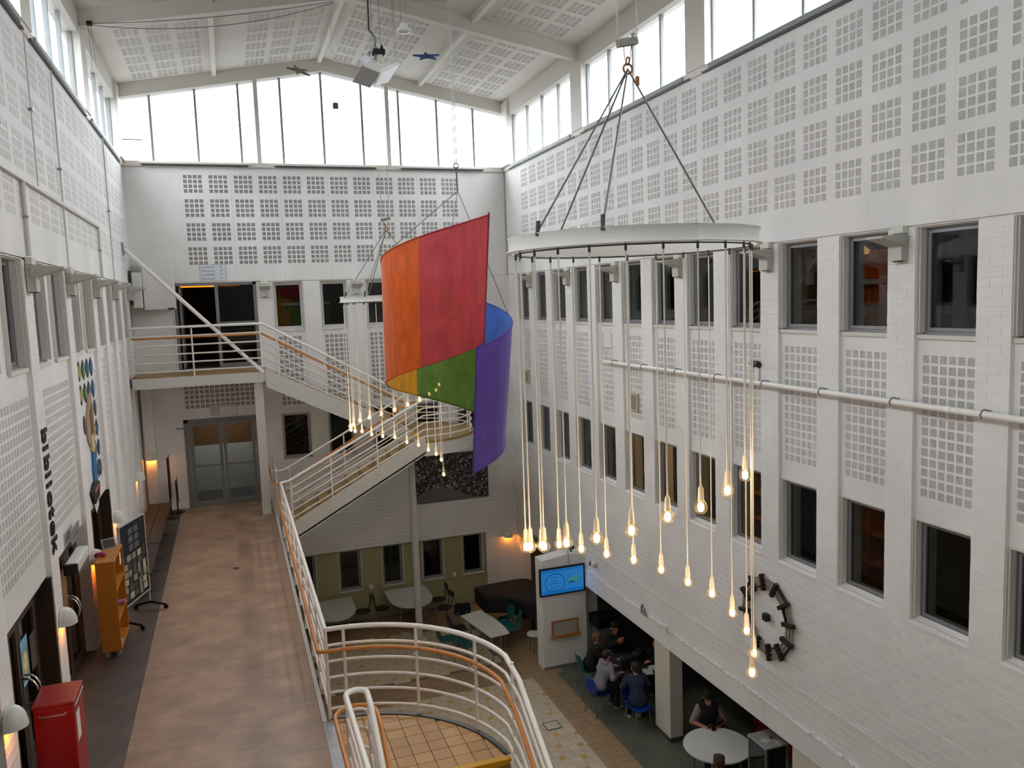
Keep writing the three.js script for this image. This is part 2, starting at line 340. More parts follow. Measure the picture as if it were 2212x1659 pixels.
// ---- back wall (u = x)
{
  const W = struct('wall_back', [0, 0, ZB], 0), core = new MB(), felt = new MB(), br = new MB(), mort = new MB();
  for (let k = 0; k < 6; k++) {
    const a = -0.9 + k * 1.17, us = []; for (const g of [0.08, 0.665]) us.push(...four(a + g, 0.1135));
    const vs = [9.49, 10.07, 10.645, 11.225].flatMap((v) => four(v, 0.1135));
    const m = new MB(); perf(m, a + 0.001, a + 1.17 - 0.001, 9.05, 11.8, us, vs, 0.085, 3, 0, 0.016, 0.66); m.build('acoustic_panel', M.panel, W);
  }
  felt.quad([XL, 9.05, -0.017], [XR, 9.05, -0.017], [XR, 11.8, -0.017], [XL, 11.8, -0.017]);
  new MB().box(XL, -0.9, 9.05, 11.8, -0.016, 0).box(6.12, XR, 9.05, 11.8, -0.016, 0).build('plain_panel', M.panel, W);
  core.box(XL - 0.3, XR + 0.3, 9.03, 11.9, -0.4, -0.02);
  const piers = [[0.7, 1.09], [1.85, 2.26], [2.97, 3.43], [4.16, 4.6], [5.33, 5.77], [6.5, 6.94]];
  piers.forEach(([a, b], i) => {
    mort.box(a, b, 4.45, 9.028, -0.4, -0.005); bricks(br, a, b, 4.45, 9.028, 0, W);
    if (i < 5) {
      const o0 = b, o1 = piers[i + 1][0], c = (o0 + o1) / 2, w = o1 - o0;
      addWindow([c, 7.8, ZB], 0, 'pale', w, 1.23); addWindow([c, 4.45, ZB], 0, 'grey', w, 1.22);
      core.box(o0, o1, 5.67, 7.8, -0.4, -0.08); spandrel(W, felt, o0, o1, 5.67, 7.8, -0.06, 3, 0.17, 0.15);
    }
  });
  core.box(6.94, XR + 0.3, 4.45, 9.03, -0.4, 0);
  // doors side
  core.box(XL - 0.3, -1.24, L1 - 0.3, 9.03, -0.4, 0); core.box(-1.24, 0.7, 5.68, 6.92, -0.4, -0.03); spandrel(W, felt, -1.24, 0.66, 5.72, 6.7, -0.008, 3, 0.06, 0.15);
  core.box(0.52, 0.7, L1 - 0.3, 5.68, -0.4, 0).box(0.7, XR + 0.3, L1 - 0.3, 4.45, -0.4, -0.02).box(XL - 0.3, 0.7, G0 - 0.3, L1 - 0.2, -0.4, 0);
  // lower plain wall above the olive strip
  core.box(0.7, XR + 0.3, 1.83, L1 - 0.3, -0.4, -0.02).box(6.47, XR + 0.3, G0 - 0.3, 1.83, -0.4, -0.02);
  bricks(br, 0.7, XR, 1.83, 4.45, -0.005, W);
  core.build('wall_core', M.wall, W); felt.build('felt_backing', M.felt, W); mort.build('mortar', M.mortar, W); br.build('brickwork', M.brick[0], W, 'stuff');
  // olive strip with windows on the ground floor
  const olive = std(0xaaa781, 0.7, { map: mottleTex }), ol = new MB(), gl = 1.8;
  const wins = [[1.13, 1.75], [2.31, 2.95], [3.48, 4.1], [4.6, 5.24], [5.77, 6.4]]; let x = 0.7;
  for (const [a, b] of wins) { ol.box(x, a, 0.64, 1.83, -0.4, -0.1); x = b; addWindow([(a + b) / 2, 0.65, ZB - 0.06], 0, 'grey', b - a, 1.17); }
  ol.box(x, 6.47, 0.64, 1.83, -0.4, -0.1).box(0.7, 6.47, G0 - 0.1, 0.64, -0.4, -0.02); ol.build('olive_wall', olive, W);
  new MB().box(0.7, 6.47, 0.63, 0.655, -0.1, 0.0).build('olive_ledge', olive, W);
}
// ---- gable glazing, clerestory, roof
const ridgeX = 2.6, ridgeY = 14.53, eaveY = 13.66, slope = (ridgeY - eaveY) / (XR - ridgeX);
const roofY = (x) => ridgeY - Math.abs(x - ridgeX) * slope;
function gable(name, z, dir) {
  const T = struct(name, [0, 0, z], dir > 0 ? 0 : 0), bm = new MB(), gl = new MB();
  for (const [a, b] of [[XL - 0.1, ridgeX], [ridgeX, XR + 0.1]]) bm.poly([[a, roofY(a) - 0.3], [b, roofY(b) - 0.3], [b, roofY(b) + 0.1], [a, roofY(a) + 0.1]], -0.2, 0.16);
  bm.build('gable_beam', M.beamWhite, T);
  for (const x of [0.99, 4.23]) new MB().box(x - 0.05, x + 0.05, 11.84, roofY(x) - 0.25, -0.16, 0.1).build('gable_post', M.beamWhite, T);
  for (const x of [XL, XR]) new MB().box(x < 0 ? x - 0.1 : x - 0.02, x < 0 ? x + 0.02 : x + 0.1, 11.84, roofY(x) - 0.2, -0.16, 0.02).build('corner_post', M.beamWhite, T);
  for (const x of [-1.44, -0.42, 0.58, 1.58, 2.59, 3.59, 4.55, 5.57, 6.57]) if (x > -1.3 || true) new MB().box(x - 0.027, x + 0.027, 11.93, roofY(x) - 0.28, -0.12, -0.02).build('mullion', M.mullion, T);
  const s = new MB(); s.box(XL - 0.1, XR + 0.1, 11.84, 11.96, -0.16, 0.06); s.build('window_sill', M.beamWhite, T);
  for (const [a, b] of [[-1.75, 0.75], [1.3, 3.9], [4.5, 6.8]]) { new MB().geo(rbox(b - a, 0.045, 0.12, 0.01), mk((a + b) / 2, 11.9, 0.125)).build('convector', M.beamWhite, T); new MB().box(a + 0.05, b - 0.05, 11.845, 11.876, 0.06, 0.15).build('gap_shade_strip', M.darkGrey, T); }  // dark strips colour in the shade beneath the convector boxes
  const xs = [XL, -1.44, -0.42, 0.58, 0.99, 1.58, 2.59, 3.59, 4.23, 4.55, 5.57, 6.57, XR];
  for (let i = 0; i + 1 < xs.length; i++) { const a = xs[i] + 0.012, b = xs[i + 1] - 0.012; new MB().poly([[a, 11.95], [b, 11.95], [b, roofY(b) - 0.28], [a, roofY(a) - 0.28]], -0.065, -0.06).build('pane', M.skyGlass, T); }
  return T;
}
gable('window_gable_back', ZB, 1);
const rafterZ = [-16.45, -11.74, -6.85, -1.96];
{
  for (const side of [-1, 1]) {
    const T = struct(side > 0 ? 'window_clerestory_right' : 'window_clerestory_left', [side > 0 ? XR : XL, 0, 0], side > 0 ? -Math.PI / 2 : Math.PI / 2);
    const sg = side > 0 ? 1 : -1, u = (z) => sg * z, B = (m, z0, z1, y0, y1, w0, w1) => m.box(Math.min(u(z0), u(z1)), Math.max(u(z0), u(z1)), y0, y1, w0, w1);
    B(new MB(), ZB, ZF, 11.84, 11.95, -0.22, 0.03).build('window_sill', M.beamWhite, T);
    B(new MB(), ZB - 0.2, ZF + 0.2, 13.24, 13.72, -0.25, 0.02).build('eaves_beam', M.beamWhite, T);
    for (const z of rafterZ) B(new MB(), z - 0.29, z + 0.29, 11.95, 13.3, -0.2, 0.05).build('clerestory_post', M.beamWhite, T);
    B(new MB(), ZB - 0.1, ZB + 0.62, 11.95, 13.6, -0.2, 0.09).build('corner_post', M.beamWhite, T);
    const ends = [ZB, ...rafterZ, ZF];
    for (let i = 0; i + 1 < ends.length; i++) {
      const a = ends[i] + (i ? 0.29 : 0.62), b = ends[i + 1] - 0.29, n = 4;
      for (let k = 0; k <= n; k++) { const z = a + (b - a) * k / n; B(new MB(), z - 0.026, z + 0.026, 11.95, 13.25, -0.15, -0.08).build('mullion', M.mullion, T); if (k < n) B(new MB(), z + 0.01, z + (b - a) / n - 0.01, 11.95, 13.25, -0.115, -0.11).build('pane', M.skyGlass, T); }
      // convector under the glass; the dark strip below paints in its shadow
      B(new MB(), a + 0.1, b - 0.1, 11.86, 11.93, 0.031, 0.06).build('convector', M.mullion, T); B(new MB(), a - 0.1, b + 0.1, 11.835, 11.858, 0.002, 0.05).build('gap_shade_strip', M.darkGrey, T);
    }
  }
  const T = struct('ceiling'), rf = new MB(), pu = new MB(), felt = new MB();
  for (const z of rafterZ) for (const [a, b] of [[XL - 0.05, ridgeX], [ridgeX, XR + 0.05]]) { const m = new MB(); m.poly([[a, roofY(a) - 0.28], [b, roofY(b) - 0.28], [b, roofY(b) + 0.02], [a, roofY(a) + 0.02]], z - 0.09, z + 0.09); m.build('rafter', M.beamWhite, T); }
  for (const x of [0.06, ridgeX - 0.04, 5.1]) { const ends = [ZB, ...rafterZ, ZF]; for (let i = 0; i + 1 < ends.length; i++) new MB().box(x - 0.05, x + 0.05, roofY(x) - 0.11, roofY(x) + 0.02, ends[i] + 0.09, ends[i + 1] - 0.09).build('purlin', M.beamWhite, T); }
  // sloping slotted boards
  const ends = [ZB, ...rafterZ, ZF], ang = Math.atan(slope);
  for (const side of [-1, 1]) {
    const len = (XR - ridgeX + 0.2) / Math.cos(ang);
    for (let i = 0; i + 1 < ends.length; i++) for (const [d0, d1] of [[0, 2.53], [2.53, len]]) {
      const z0 = ends[i], z1 = ends[i + 1], us = [], vs = [];
      for (let g = z0 + 0.35; g + 0.5 < z1 - 0.15; g += 0.62) us.push(...four(g, 0.12));
      for (let g = d0 + 0.3; g + 0.5 < d1 - 0.2; g += 0.56) vs.push(...four(g, 0.115));
      const m = new MB(); perf(m, z0, z1, d0, d1, us, vs, 0.088, 3, 0, 0.012, 0.55, false);
      const q = m.build('acoustic_panel', M.ceiling, T);
      // local u -> z, v -> down the slope, w -> down into the room
      const ux = V(0, 0, 1), vy = V(side * Math.cos(ang), -Math.sin(ang), 0), wz = V(-side * Math.sin(ang), -Math.cos(ang), 0);
      q.matrixAutoUpdate = true; const mm = new THREE.Matrix4().makeBasis(ux, vy, wz).setPosition(ridgeX, ridgeY, 0);
      if (mm.determinant() < 0) { q.geometry.applyMatrix4(mm); const P = q.geometry.attributes.position; for (let t = 0; t < P.count; t += 3) for (let c = 0; c < 3; c++) { const A = P.getComponent(t + 1, c); P.setComponent(t + 1, c, P.getComponent(t + 2, c)); P.setComponent(t + 2, c, A); } } else q.geometry.applyMatrix4(mm);
      q.geometry.computeVertexNormals();
    }
  }
  const up = 0.03; for (const [a, b] of [[XL - 0.3, ridgeX], [ridgeX, XR + 0.3]]) felt.poly([[a, roofY(a) + up], [b, roofY(b) + up], [b, roofY(b) + 0.3], [a, roofY(a) + 0.3]], ZB - 0.3, ZF + 0.3);
  felt.build('roof_deck', M.felt, T);
}
// ---- front wall behind the viewer, bridge under the viewer
{
  const W = struct('wall_front'); new MB().poly([[XL - 0.3, G0 - 0.3], [XR + 0.3, G0 - 0.3], [XR + 0.3, roofY(XR + 0.3)], [ridgeX, ridgeY + 0.02], [XL - 0.3, roofY(XL - 0.3)]], ZF, ZF + 0.35).build('wall_core', std(0x8d8c8a, 0.8), W);
  const F = struct('floor_bridge'); new MB().box(XL, XR, L2 - 0.3, L2, -0.35, ZF).build('slab', M.stringer, F);
}
// ---- rooms behind the walls
{
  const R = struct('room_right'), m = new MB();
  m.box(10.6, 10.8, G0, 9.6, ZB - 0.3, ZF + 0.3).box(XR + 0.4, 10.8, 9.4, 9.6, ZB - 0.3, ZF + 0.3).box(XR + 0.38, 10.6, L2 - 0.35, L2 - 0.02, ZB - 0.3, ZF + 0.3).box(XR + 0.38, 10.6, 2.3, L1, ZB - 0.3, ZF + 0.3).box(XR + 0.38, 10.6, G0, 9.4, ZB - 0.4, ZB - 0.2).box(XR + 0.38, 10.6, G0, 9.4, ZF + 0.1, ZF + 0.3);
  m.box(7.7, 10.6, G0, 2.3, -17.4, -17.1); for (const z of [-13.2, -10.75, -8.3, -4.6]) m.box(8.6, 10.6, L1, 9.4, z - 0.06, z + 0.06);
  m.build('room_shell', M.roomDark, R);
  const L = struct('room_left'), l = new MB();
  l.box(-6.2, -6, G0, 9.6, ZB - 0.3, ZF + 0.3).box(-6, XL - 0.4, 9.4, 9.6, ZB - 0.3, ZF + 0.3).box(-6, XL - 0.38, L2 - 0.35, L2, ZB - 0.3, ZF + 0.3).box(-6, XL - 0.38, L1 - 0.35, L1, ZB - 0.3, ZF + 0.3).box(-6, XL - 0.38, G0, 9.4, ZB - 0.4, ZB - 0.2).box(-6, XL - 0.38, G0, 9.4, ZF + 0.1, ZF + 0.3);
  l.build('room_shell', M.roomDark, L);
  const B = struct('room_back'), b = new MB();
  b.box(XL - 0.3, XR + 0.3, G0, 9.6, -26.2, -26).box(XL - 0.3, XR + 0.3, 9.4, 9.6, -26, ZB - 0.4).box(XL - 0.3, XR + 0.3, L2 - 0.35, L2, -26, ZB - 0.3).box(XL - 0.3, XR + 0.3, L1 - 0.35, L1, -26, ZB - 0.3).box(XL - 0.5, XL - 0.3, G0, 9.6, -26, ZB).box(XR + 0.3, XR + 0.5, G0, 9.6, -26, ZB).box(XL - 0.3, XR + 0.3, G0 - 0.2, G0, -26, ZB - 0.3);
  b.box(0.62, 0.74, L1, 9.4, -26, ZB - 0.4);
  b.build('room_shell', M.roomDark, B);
}
// ---------- floors ----------
const woodTex = dataTex(512, 512, (x, y) => {
  const g = fbm(x * 3 + 0.3 * fbm(x * 4, y * 4, 4, 2), y * 40, 40, 31, 4), f = fbm(x * 6, y * 6, 6, 12, 5), k = 0.5 + 0.5 * g;
  const v = 0.98 + 0.14 * (g - 0.5) + 0.34 * (f - 0.5); return [0.66 * v, 0.545 * v, 0.46 * v];
}, true, [0.5, 0.5]);
const rubberTex = dataTex(256, 256, (x, y) => { const v = 0.9 + 0.3 * (fbm(x * 8, y * 8, 8, 77, 5) - 0.5); return [0.36 * v, 0.318 * v, 0.295 * v]; }, true, [0.6, 0.6]);
const greenTex = dataTex(256, 256, (x, y) => { const v = 0.92 + 0.25 * (fbm(x * 8, y * 8, 8, 55, 5) - 0.5); return [0.40 * v, 0.42 * v, 0.365 * v]; }, true, [0.5, 0.5]);
const MF = {
  wood: std(0xffffff, 0.42, { map: woodTex }), rubber: std(0xffffff, 0.45, { map: rubberTex }), green: std(0xffffff, 0.5, { map: greenTex }),
  tile: [0xcfc1a9, 0xcabca5, 0xd4c7b0].map((c) => std(c, 0.45, { map: mottleTex })), accent: [0xd3a03c, 0xc69234].map((c) => std(c, 0.45)),
  brown: [0xa58a6a, 0xa28767, 0xa98e6d].map((c) => std(c, 0.5, { map: mottleTex })), grout: std(0x75695a, 0.9), brownGrout: std(0x6d5b46, 0.9),
  tan: [0xbd8f56, 0xb5874f, 0xc4965c].map((c) => std(c, 0.45, { map: mottleTex })), tanGrout: std(0x6a5338, 0.9), yellow: std(0xd7a21c, 0.5), oldTan: std(0xa58a5c, 0.5, { map: mottleTex }),
};
const flat = (m, x0, x1, z0, z1, y, t = 0.05) => m.box(x0, x1, y - t, y, z0, z1);
{
  const F = struct('floor');
  flat(new MB(), XL - 0.3, XR + 3.4, ZB - 0.3, ZF + 0.3, G0 - 0.006, 0.25).build('screed', MF.grout, F);
  flat(new MB(), 6.55, 10.6, -17.1, ZF, G0 - 0.0005, 0.006).build('green_linoleum', MF.green, F);
  // pinwheel field: four 0.2 tiles round each small ochre one, lattice (0.4, 0.1) / (-0.1, 0.4)
  const tileG = [0, 1].map((k) => { const m = new MB(), h = k ? 0.05 : 0.1, j = 0.0025; m.plate(-h + j, h - j, -h + j, h - j, -0.006, 0, 0.0015); const g = m.geometry(); g.rotateX(-Math.PI / 2); return g; });
  const rest = [new MB(), new MB()]; let singles = 0; const todo = [];
  const inside = (x, z) => (x > 2.2 && x < 6.05 && z > -16.6 && z < -4) || (x > 1.4 && x < 5.5 && z > -20.2 && z < -17.45);
  for (let i = -40; i < 60; i++) for (let j = -80; j < 10; j++) {
    const ax = 5.3 + 0.4 * i - 0.1 * j, az = -13.28 + 0.1 * i + 0.4 * j;
    if (inside(ax, az)) todo.push([ax, az, 1]);
    for (const [dx, dz] of [[-0.35, 0.05], [-0.15, 0.05], [-0.35, 0.25], [-0.15, 0.25]]) { const x = ax + dx, z = az + dz - 0.0; if (inside(x, z)) todo.push([x, z, 0]); }
  }
  // those seen largest and unhidden first: beside the stair rail
  todo.sort((p, q) => Math.hypot(p[0] - 5.6, p[1] + 12.6) - Math.hypot(q[0] - 5.6, q[1] + 12.6));
  for (let [x, z, k] of todo) {
    const hs = k ? 0.05 : 0.1, near = z > -17, xa = x - hs, xb = Math.min(x + hs, near ? 5.93 : 9), za = Math.max(z - hs, near ? -16.5 : -99), zb = z + hs; if (xb - xa < 0.02 || zb - za < 0.02) continue;
    const sx = (xb - xa) / (2 * hs), sz = (zb - za) / (2 * hs); x = (xa + xb) / 2; z = (za + zb) / 2;
    const mat = k ? MF.accent[Math.floor(rnd() * 2)] : MF.tile[Math.floor(rnd() * 3)], y = G0 + (rnd() - 0.5) * 0.0016;
    if (singles < 300) { singles++; const t = mesh('tile', tileG[k], mat, F); t.position.set(x, y, z); t.scale.set(sx, 1, sz); }
    else rest[k].geo(tileG[k], mk(x, y, z, 0, 0, 0, [sx, 1, sz]));
  }
  rest[0].build('tiles', MF.tile[0], F, 'stuff'); rest[1].build('accent_tiles', MF.accent[0], F, 'stuff');
  // brown border tiles round the fields
  const bt = [new MB(), new MB(), new MB()], band = (x0, x1, z0, z1, s) => { for (let x = x0; x < x1 - 0.01; x += s) for (let z = z0; z < z1 - 0.01; z += s) { const m = bt[Math.floor(rnd() * 3)], y = G0 + (rnd() - 0.5) * 0.0014; m.geo(new THREE.BoxGeometry(s - 0.006, 0.006, s - 0.006), mk(x + s / 2, y - 0.003, z + s / 2)); } };
  band(5.93, 6.53, -16.5, -4, 0.2); band(-2.1, 6.53, -17.4, -16.5, 0.225); band(5.53, 7.3, -21.4, -17.4, 0.235); band(-2.1, 1.3, -21.4, -17.4, 0.425); band(1.3, 5.53, -21.4, -20.2, 0.235); band(-2.1, 2.1, -16.5, -4, 0.42);
  bt.forEach((m, i) => m.build('border_tiles', MF.brown[i], F, 'stuff'));
  // access cover let into the tiles
  const hatch = struct('floor_hatch', [5.56, G0 + 0.001, -14.42]); new MB().box(-0.16, 0.16, 0, 0.003, 0.12, 0.16).box(-0.16, 0.16, 0, 0.003, -0.16, -0.14).box(-0.16, -0.14, 0, 0.003, -0.14, 0.12).box(0.14, 0.16, 0, 0.003, -0.14, 0.12).build('metal_rim', M.darkGrey, hatch);
  new MB().box(-0.138, 0.138, 0, 0.002, -0.138, 0.118).build('cover', MF.tile[2], hatch);
}
{ // gallery of the first floor along the left wall
  const F = struct('floor_gallery');
  new MB().box(XL - 0.3, 0.76, L1 - 0.34, L1 - 0.012, ZB - 0.2, -0.35).build('slab', M.stringer, F);
  flat(new MB(), -1.42, 0.72, ZB, -0.35, L1, 0.012).build('wood_flooring', MF.wood, F);
  flat(new MB(), XL - 0.3, -1.424, ZB, -0.35, L1 - 0.0005, 0.012).build('rubber_strip', MF.rubber, F);
  new MB().box(0.722, 0.775, L1 - 0.3, L1 + 0.012, -19.5, -9.45).box(0.722, 0.775, L1 - 0.3, L1 + 0.012, ZB, -19.62).build('edge_plate', M.stringer, F);
  new MB().box(0.722, 0.86, L1 - 0.02, L1 + 0.004, -9.44, -7.2).build('metal_threshold', M.alu, F);
  new MB().box(-0.25, -0.14, L1, L1 + 0.002, -16.05, -15.9).build('floor_socket', M.darkGrey, F);
}
// ---------- railings and stairs ----------
const RH = [1.10, 0.90, 0.70, 0.50, 0.31, 0.11];
const woodRail = std(0xd28c46, 0.35);
function railRun(parent, line, heights, hand, postAt, side) {
  // line: points at floor level; hand: height and sideways offset of the wooden rail
  heights.forEach((h, i) => new MB().pipe(line.map(([x, y, z]) => [x, y + h, z]), i ? 0.018 : 0.029, i ? 8 : 10).build(i ? 'bar' : 'top_rail', i ? M.railWarm : M.railWhite, parent));
  for (const [x, y, z] of postAt) new MB().pipe([[x, y - 0.12, z], [x, y + heights[0], z]], 0.021, 8).build('post', M.railWarm, parent);
}
{
  // gallery railing
  const R = thing('gallery_railing', 'long white tube railing with wooden handrail along the edge of the brown gallery floor', 'railing', [0.82, L1, -13.8]);
  const q = ([x, y, z]) => [x - 0.82, y - L1, z + 13.8];
  const line = [[0.82, L1, -9.5], [0.82, L1, -18.15]].map(q), posts = []; for (let z = -9.5; z > -18.3; z -= 1.08) posts.push(q([0.82, L1, z]));
  railRun(R, line, RH, 0, posts);
  new MB().pipe([[0.72, L1 + 0.87, -9.46], [0.72, L1 + 0.87, -18.2]].map(q), 0.024, 10).build('handrail', woodRail, R);
  for (let z = -10; z > -18; z -= 1.08) new MB().pipe([[0.82, L1 + 0.8, z], [0.74, L1 + 0.8, z], [0.725, L1 + 0.86, z]].map(q), 0.007, 6).build('bracket', M.railWhite, R);
  const R2 = thing('gallery_railing', 'short white railing between the foot of the far stairs and the back wall', 'railing', [0.8, L1, -20.5]);
  const p = ([x, y, z]) => [x - 0.8, y - L1, z + 20.5];
  railRun(R2, [[0.8, L1, -19.6], [0.8, L1, ZB + 0.06]].map(p), RH, 0, [[0.8, L1, -19.6], [0.8, L1, -20.6]].map(p));
  new MB().pipe([[0.7, L1 + 0.87, -19.55], [0.7, L1 + 0.87, ZB + 0.08]].map(p), 0.024, 10).build('handrail', woodRail, R2);
}
{
  // far staircase: lower flight, half-round landing, upper flight
  const MIDY = 5.19, x0 = 1.0, x1 = 4.07, zn = -18.15, zi = -19.5, zj = -19.85, zf = -21.3;
  const S = thing('staircase', 'far grey staircase with tan treads doubling back over a half round landing', 'staircase', [2.5, L1, -19.75]);
  const O = V(2.5, L1, -19.75), q = ([x, y, z]) => [x - O.x, y - O.y, z - O.z];
  const n = 10, rise = (MIDY - L1) / n, run = (x1 - x0) / (n - 1);
  const mAt = mk(-O.x, -O.y, -O.z);
  const addStep = (x, y, dir, za, zb, col, first) => {
    const T = new MB(), k = dir > 0; T.box(Math.min(x, x + dir * (run + 0.03)), Math.max(x, x + dir * (run + 0.03)), y - 0.05, y, zb, za); T.box(Math.min(x, x + dir * 0.03), Math.max(x, x + dir * 0.03), y - rise, y - 0.05, zb, za);
    const g = T.geometry().applyMatrix4(mAt); mesh('tread', g, MF.oldTan, S);
    const N = new MB(); N.box(Math.min(x - dir * 0.012, x + dir * 0.05), Math.max(x - dir * 0.012, x + dir * 0.05), y - 0.05, y + 0.003, zb, za);
    mesh('nosing', N.geometry().applyMatrix4(mAt), first ? MF.yellow : MF.oldTan, S);
  };
  for (let i = 0; i < n - 1; i++) addStep(x0 + i * run, L1 + (i + 1) * rise, 1, zn - 0.03, zi + 0.03, 0, i === 0);
  const run2 = (x1 - 0.75) / (n - 1);
  for (let i = 0; i < n - 1; i++) { const x = x1 - i * run2, y = MIDY + (i + 1) * rise; const T = new MB(); T.box(x - run2 - 0.03, x, y - 0.05, y, zf, zj).box(x - 0.03, x, y - rise, y - 0.05, zf, zj); mesh('tread', T.geometry().applyMatrix4(mAt), MF.oldTan, S); }
  // stringers and soffits
  const flight = (xa, ya, xb, yb, za, zb, name) => { const m = new MB(); m.poly([[xa, ya], [xb, yb], [xb, yb - 0.42], [xa, ya - 0.42]], zb, za); const g = m.geometry().applyMatrix4(mAt); mesh(name, g, M.stringer, S); };
  flight(x0 - 0.08, L1 + 0.12, x1 + 0.02, MIDY + 0.1, zn, zn - 0.04, 'stringer'); flight(x0 - 0.08, L1 + 0.12, x1 + 0.02, MIDY + 0.1, zi + 0.04, zi, 'stringer');
  flight(x1, MIDY + 0.06, 0.72, L2 + 0.03, zj + 0.04, zj, 'stringer'); flight(x1, MIDY + 0.06, 0.72, L2 + 0.03, zf, zf - 0.04, 'stringer');
  const sof = new MB(); sof.poly([[x0 - 0.08, L1 - 0.27], [x1 + 0.02, MIDY - 0.29], [x1 + 0.02, MIDY - 0.25], [x0 - 0.08, L1 - 0.23]], zi, zn).poly([[x1, MIDY - 0.33], [x1, MIDY - 0.29], [0.72, L2 - 0.33], [0.72, L2 - 0.37]], zf, zj);
  mesh('soffit', sof.geometry().applyMatrix4(mAt), M.stringer, S);
  // landing slab, half round
  const cz = (zn + zf) / 2, rad = (zn - zf) / 2, pts = [[x1, zn], ...Array.from({ length: 25 }, (_, i) => { const a = Math.PI / 2 - Math.PI * i / 24; return [x1 + rad * Math.cos(a), cz + rad * Math.sin(a)]; }), [x1, zf]];
  const slab = (name, y0, y1, mat, grow) => { const s = new THREE.Shape(pts.map(([x, z]) => new THREE.Vector2(x + (x > x1 + 0.01 ? grow : 0), -(z)))); const g = new THREE.ExtrudeGeometry(s, { depth: y1 - y0, bevelEnabled: false }); g.rotateX(-Math.PI / 2); g.translate(-O.x, y0 - O.y, -O.z); mesh(name, g, mat, S); };
  slab('landing_slab', MIDY - 0.36, MIDY - 0.06, M.stringer, 0); slab('landing_tiles', MIDY - 0.06, MIDY, MF.oldTan, 0.015);
  mesh('nosing', new MB().box(x1 - 0.03, x1 + 0.05, MIDY - 0.05, MIDY + 0.004, zi, zn - 0.03).geometry().applyMatrix4(mAt), MF.yellow, S);
  // upper landing before the doors
  mesh('upper_landing', new MB().box(XL + 0.012, 0.76, L2 - 0.27, L2 - 0.03, ZB + 0.012, zj).geometry().applyMatrix4(mAt), M.stringer, S);
  mesh('upper_landing_tiles', new MB().box(XL + 0.012, 0.74, L2 - 0.03, L2, ZB + 0.012, zj - 0.03).geometry().applyMatrix4(mAt), MF.oldTan, S);
  // railings
  const hs = [0.95, 0.76, 0.59, 0.42, 0.26, 0.1];
  const near = sub('railing', S, [2.5 - O.x, L1 - O.y, zn - O.z]);
  const p = ([x, y, z]) => [x - 2.5, y - L1, z - zn];
  const nose = (x) => L1 + rise + (x - x0) / (x1 - x0) * (MIDY - L1 - rise);
  const semi = Array.from({ length: 21 }, (_, i) => { const a = Math.PI / 2 - Math.PI * 0.96 * i / 20; return [x1 + (rad - 0.04) * Math.cos(a), MIDY, cz + (rad - 0.04) * Math.sin(a)]; });
  const lineN = [[x0, nose(x0), zn - 0.02], [x1, MIDY, zn - 0.02], ...semi.slice(1)].map(p);
  hs.forEach((h, i) => { const L = lineN.map(([x, y, z]) => [x, y + h, z]); if (i === 0) L.unshift([0.84 - 2.5, 1.1, 0]); new MB().pipe(L, i ? 0.018 : 0.029, 8).build(i ? 'bar' : 'top_rail', i ? M.railWarm : M.railWhite, near); });
  for (const x of [1.04, 1.92, 2.97]) new MB().pipe([p([x, nose(x) - 0.3, zn - 0.02]), p([x, nose(x) + hs[0], zn - 0.02])], 0.019, 8).build('post', M.railWarm, near);
  for (const i of [3, 7, 11, 15]) new MB().pipe([p([semi[i][0], MIDY - 0.1, semi[i][2]]), p([semi[i][0], MIDY + hs[0], semi[i][2]])], 0.019, 8).build('post', M.railWarm, near);
  new MB().pipe([[0.9, L1 + 0.87, zn - 0.1], [x0, nose(x0) + 0.74, zn - 0.1], [x1 - 0.05, MIDY + 0.74, zn - 0.1]].map(p), 0.022, 8).build('handrail', woodRail, near);
  const inner = sub('railing', S, [2.5 - O.x, L1 - O.y, zi - O.z]);
  const p2 = ([x, y, z]) => [x - 2.5, y - L1, z - zi];
  for (const [h, nm, r] of [[0.95, 'top_rail', 0.024], [0.5, 'bar', 0.015], [0.12, 'bar', 0.015]]) new MB().pipe([...(h > 0.9 ? [[0.8, L1 + 1.1, zi]] : []), [x0, nose(x0) + h, zi], [x1 - 0.1, MIDY + h, zi], ...(h > 0.9 ? [[x1 + 0.12, MIDY + h, zi - 0.12], [x1 - 0.05, MIDY + h + 0.02, zj + 0.02]] : [])].map(p2), r, 8).build(nm, M.railWarm, inner);
  new MB().pipe([[0.72, L1 + 0.8, zi + 0.02], [0.95, L1 + 0.8, zi + 0.07], [x1 - 0.1, MIDY + 0.74, zi + 0.08], [x1 + 0.2, MIDY + 0.74, zi - 0.1]].map(p2), 0.022, 8).build('handrail', woodRail, inner);
  for (const x of [1.1, 2.4, 3.7]) new MB().pipe([p2([x, nose(x) - 0.25, zi]), p2([x, nose(x) + 0.95, zi])], 0.018, 8).build('post', M.railWarm, inner);
  const upper = sub('railing', S, [0.75 - O.x, L2 - O.y, zj - O.z]);
  const p3 = ([x, y, z]) => [x - 0.75, y - L2, z - zj];
  const lineU = [[XL + 0.02, L2, zj], [0.72, L2, zj], [x1 - 0.05, MIDY + 0.0, zj + 0.03]].map(p3), hu = [1.1, 0.9, 0.69, 0.49, 0.3, 0.1], hl = [0.93, 0.75, 0.58, 0.42, 0.25, 0.08];
  hu.forEach((h, i) => new MB().pipe(lineU.map(([x, y, z], k) => [x, y + (k < 2 ? h : hl[i]), z]), i ? 0.018 : 0.029, 8).build(i ? 'bar' : 'top_rail', i ? M.railWarm : M.railWhite, upper));
  for (const [x, y] of [[-0.83, L2], [0.66, L2], [1.02, L2 - 0.12], [2.1, L2 - 0.68], [3.05, L2 - 1.18]]) new MB().pipe([p3([x, y - 0.05, zj]), p3([x, y + 1.06, zj])], 0.019, 8).build('post', M.railWarm, upper);
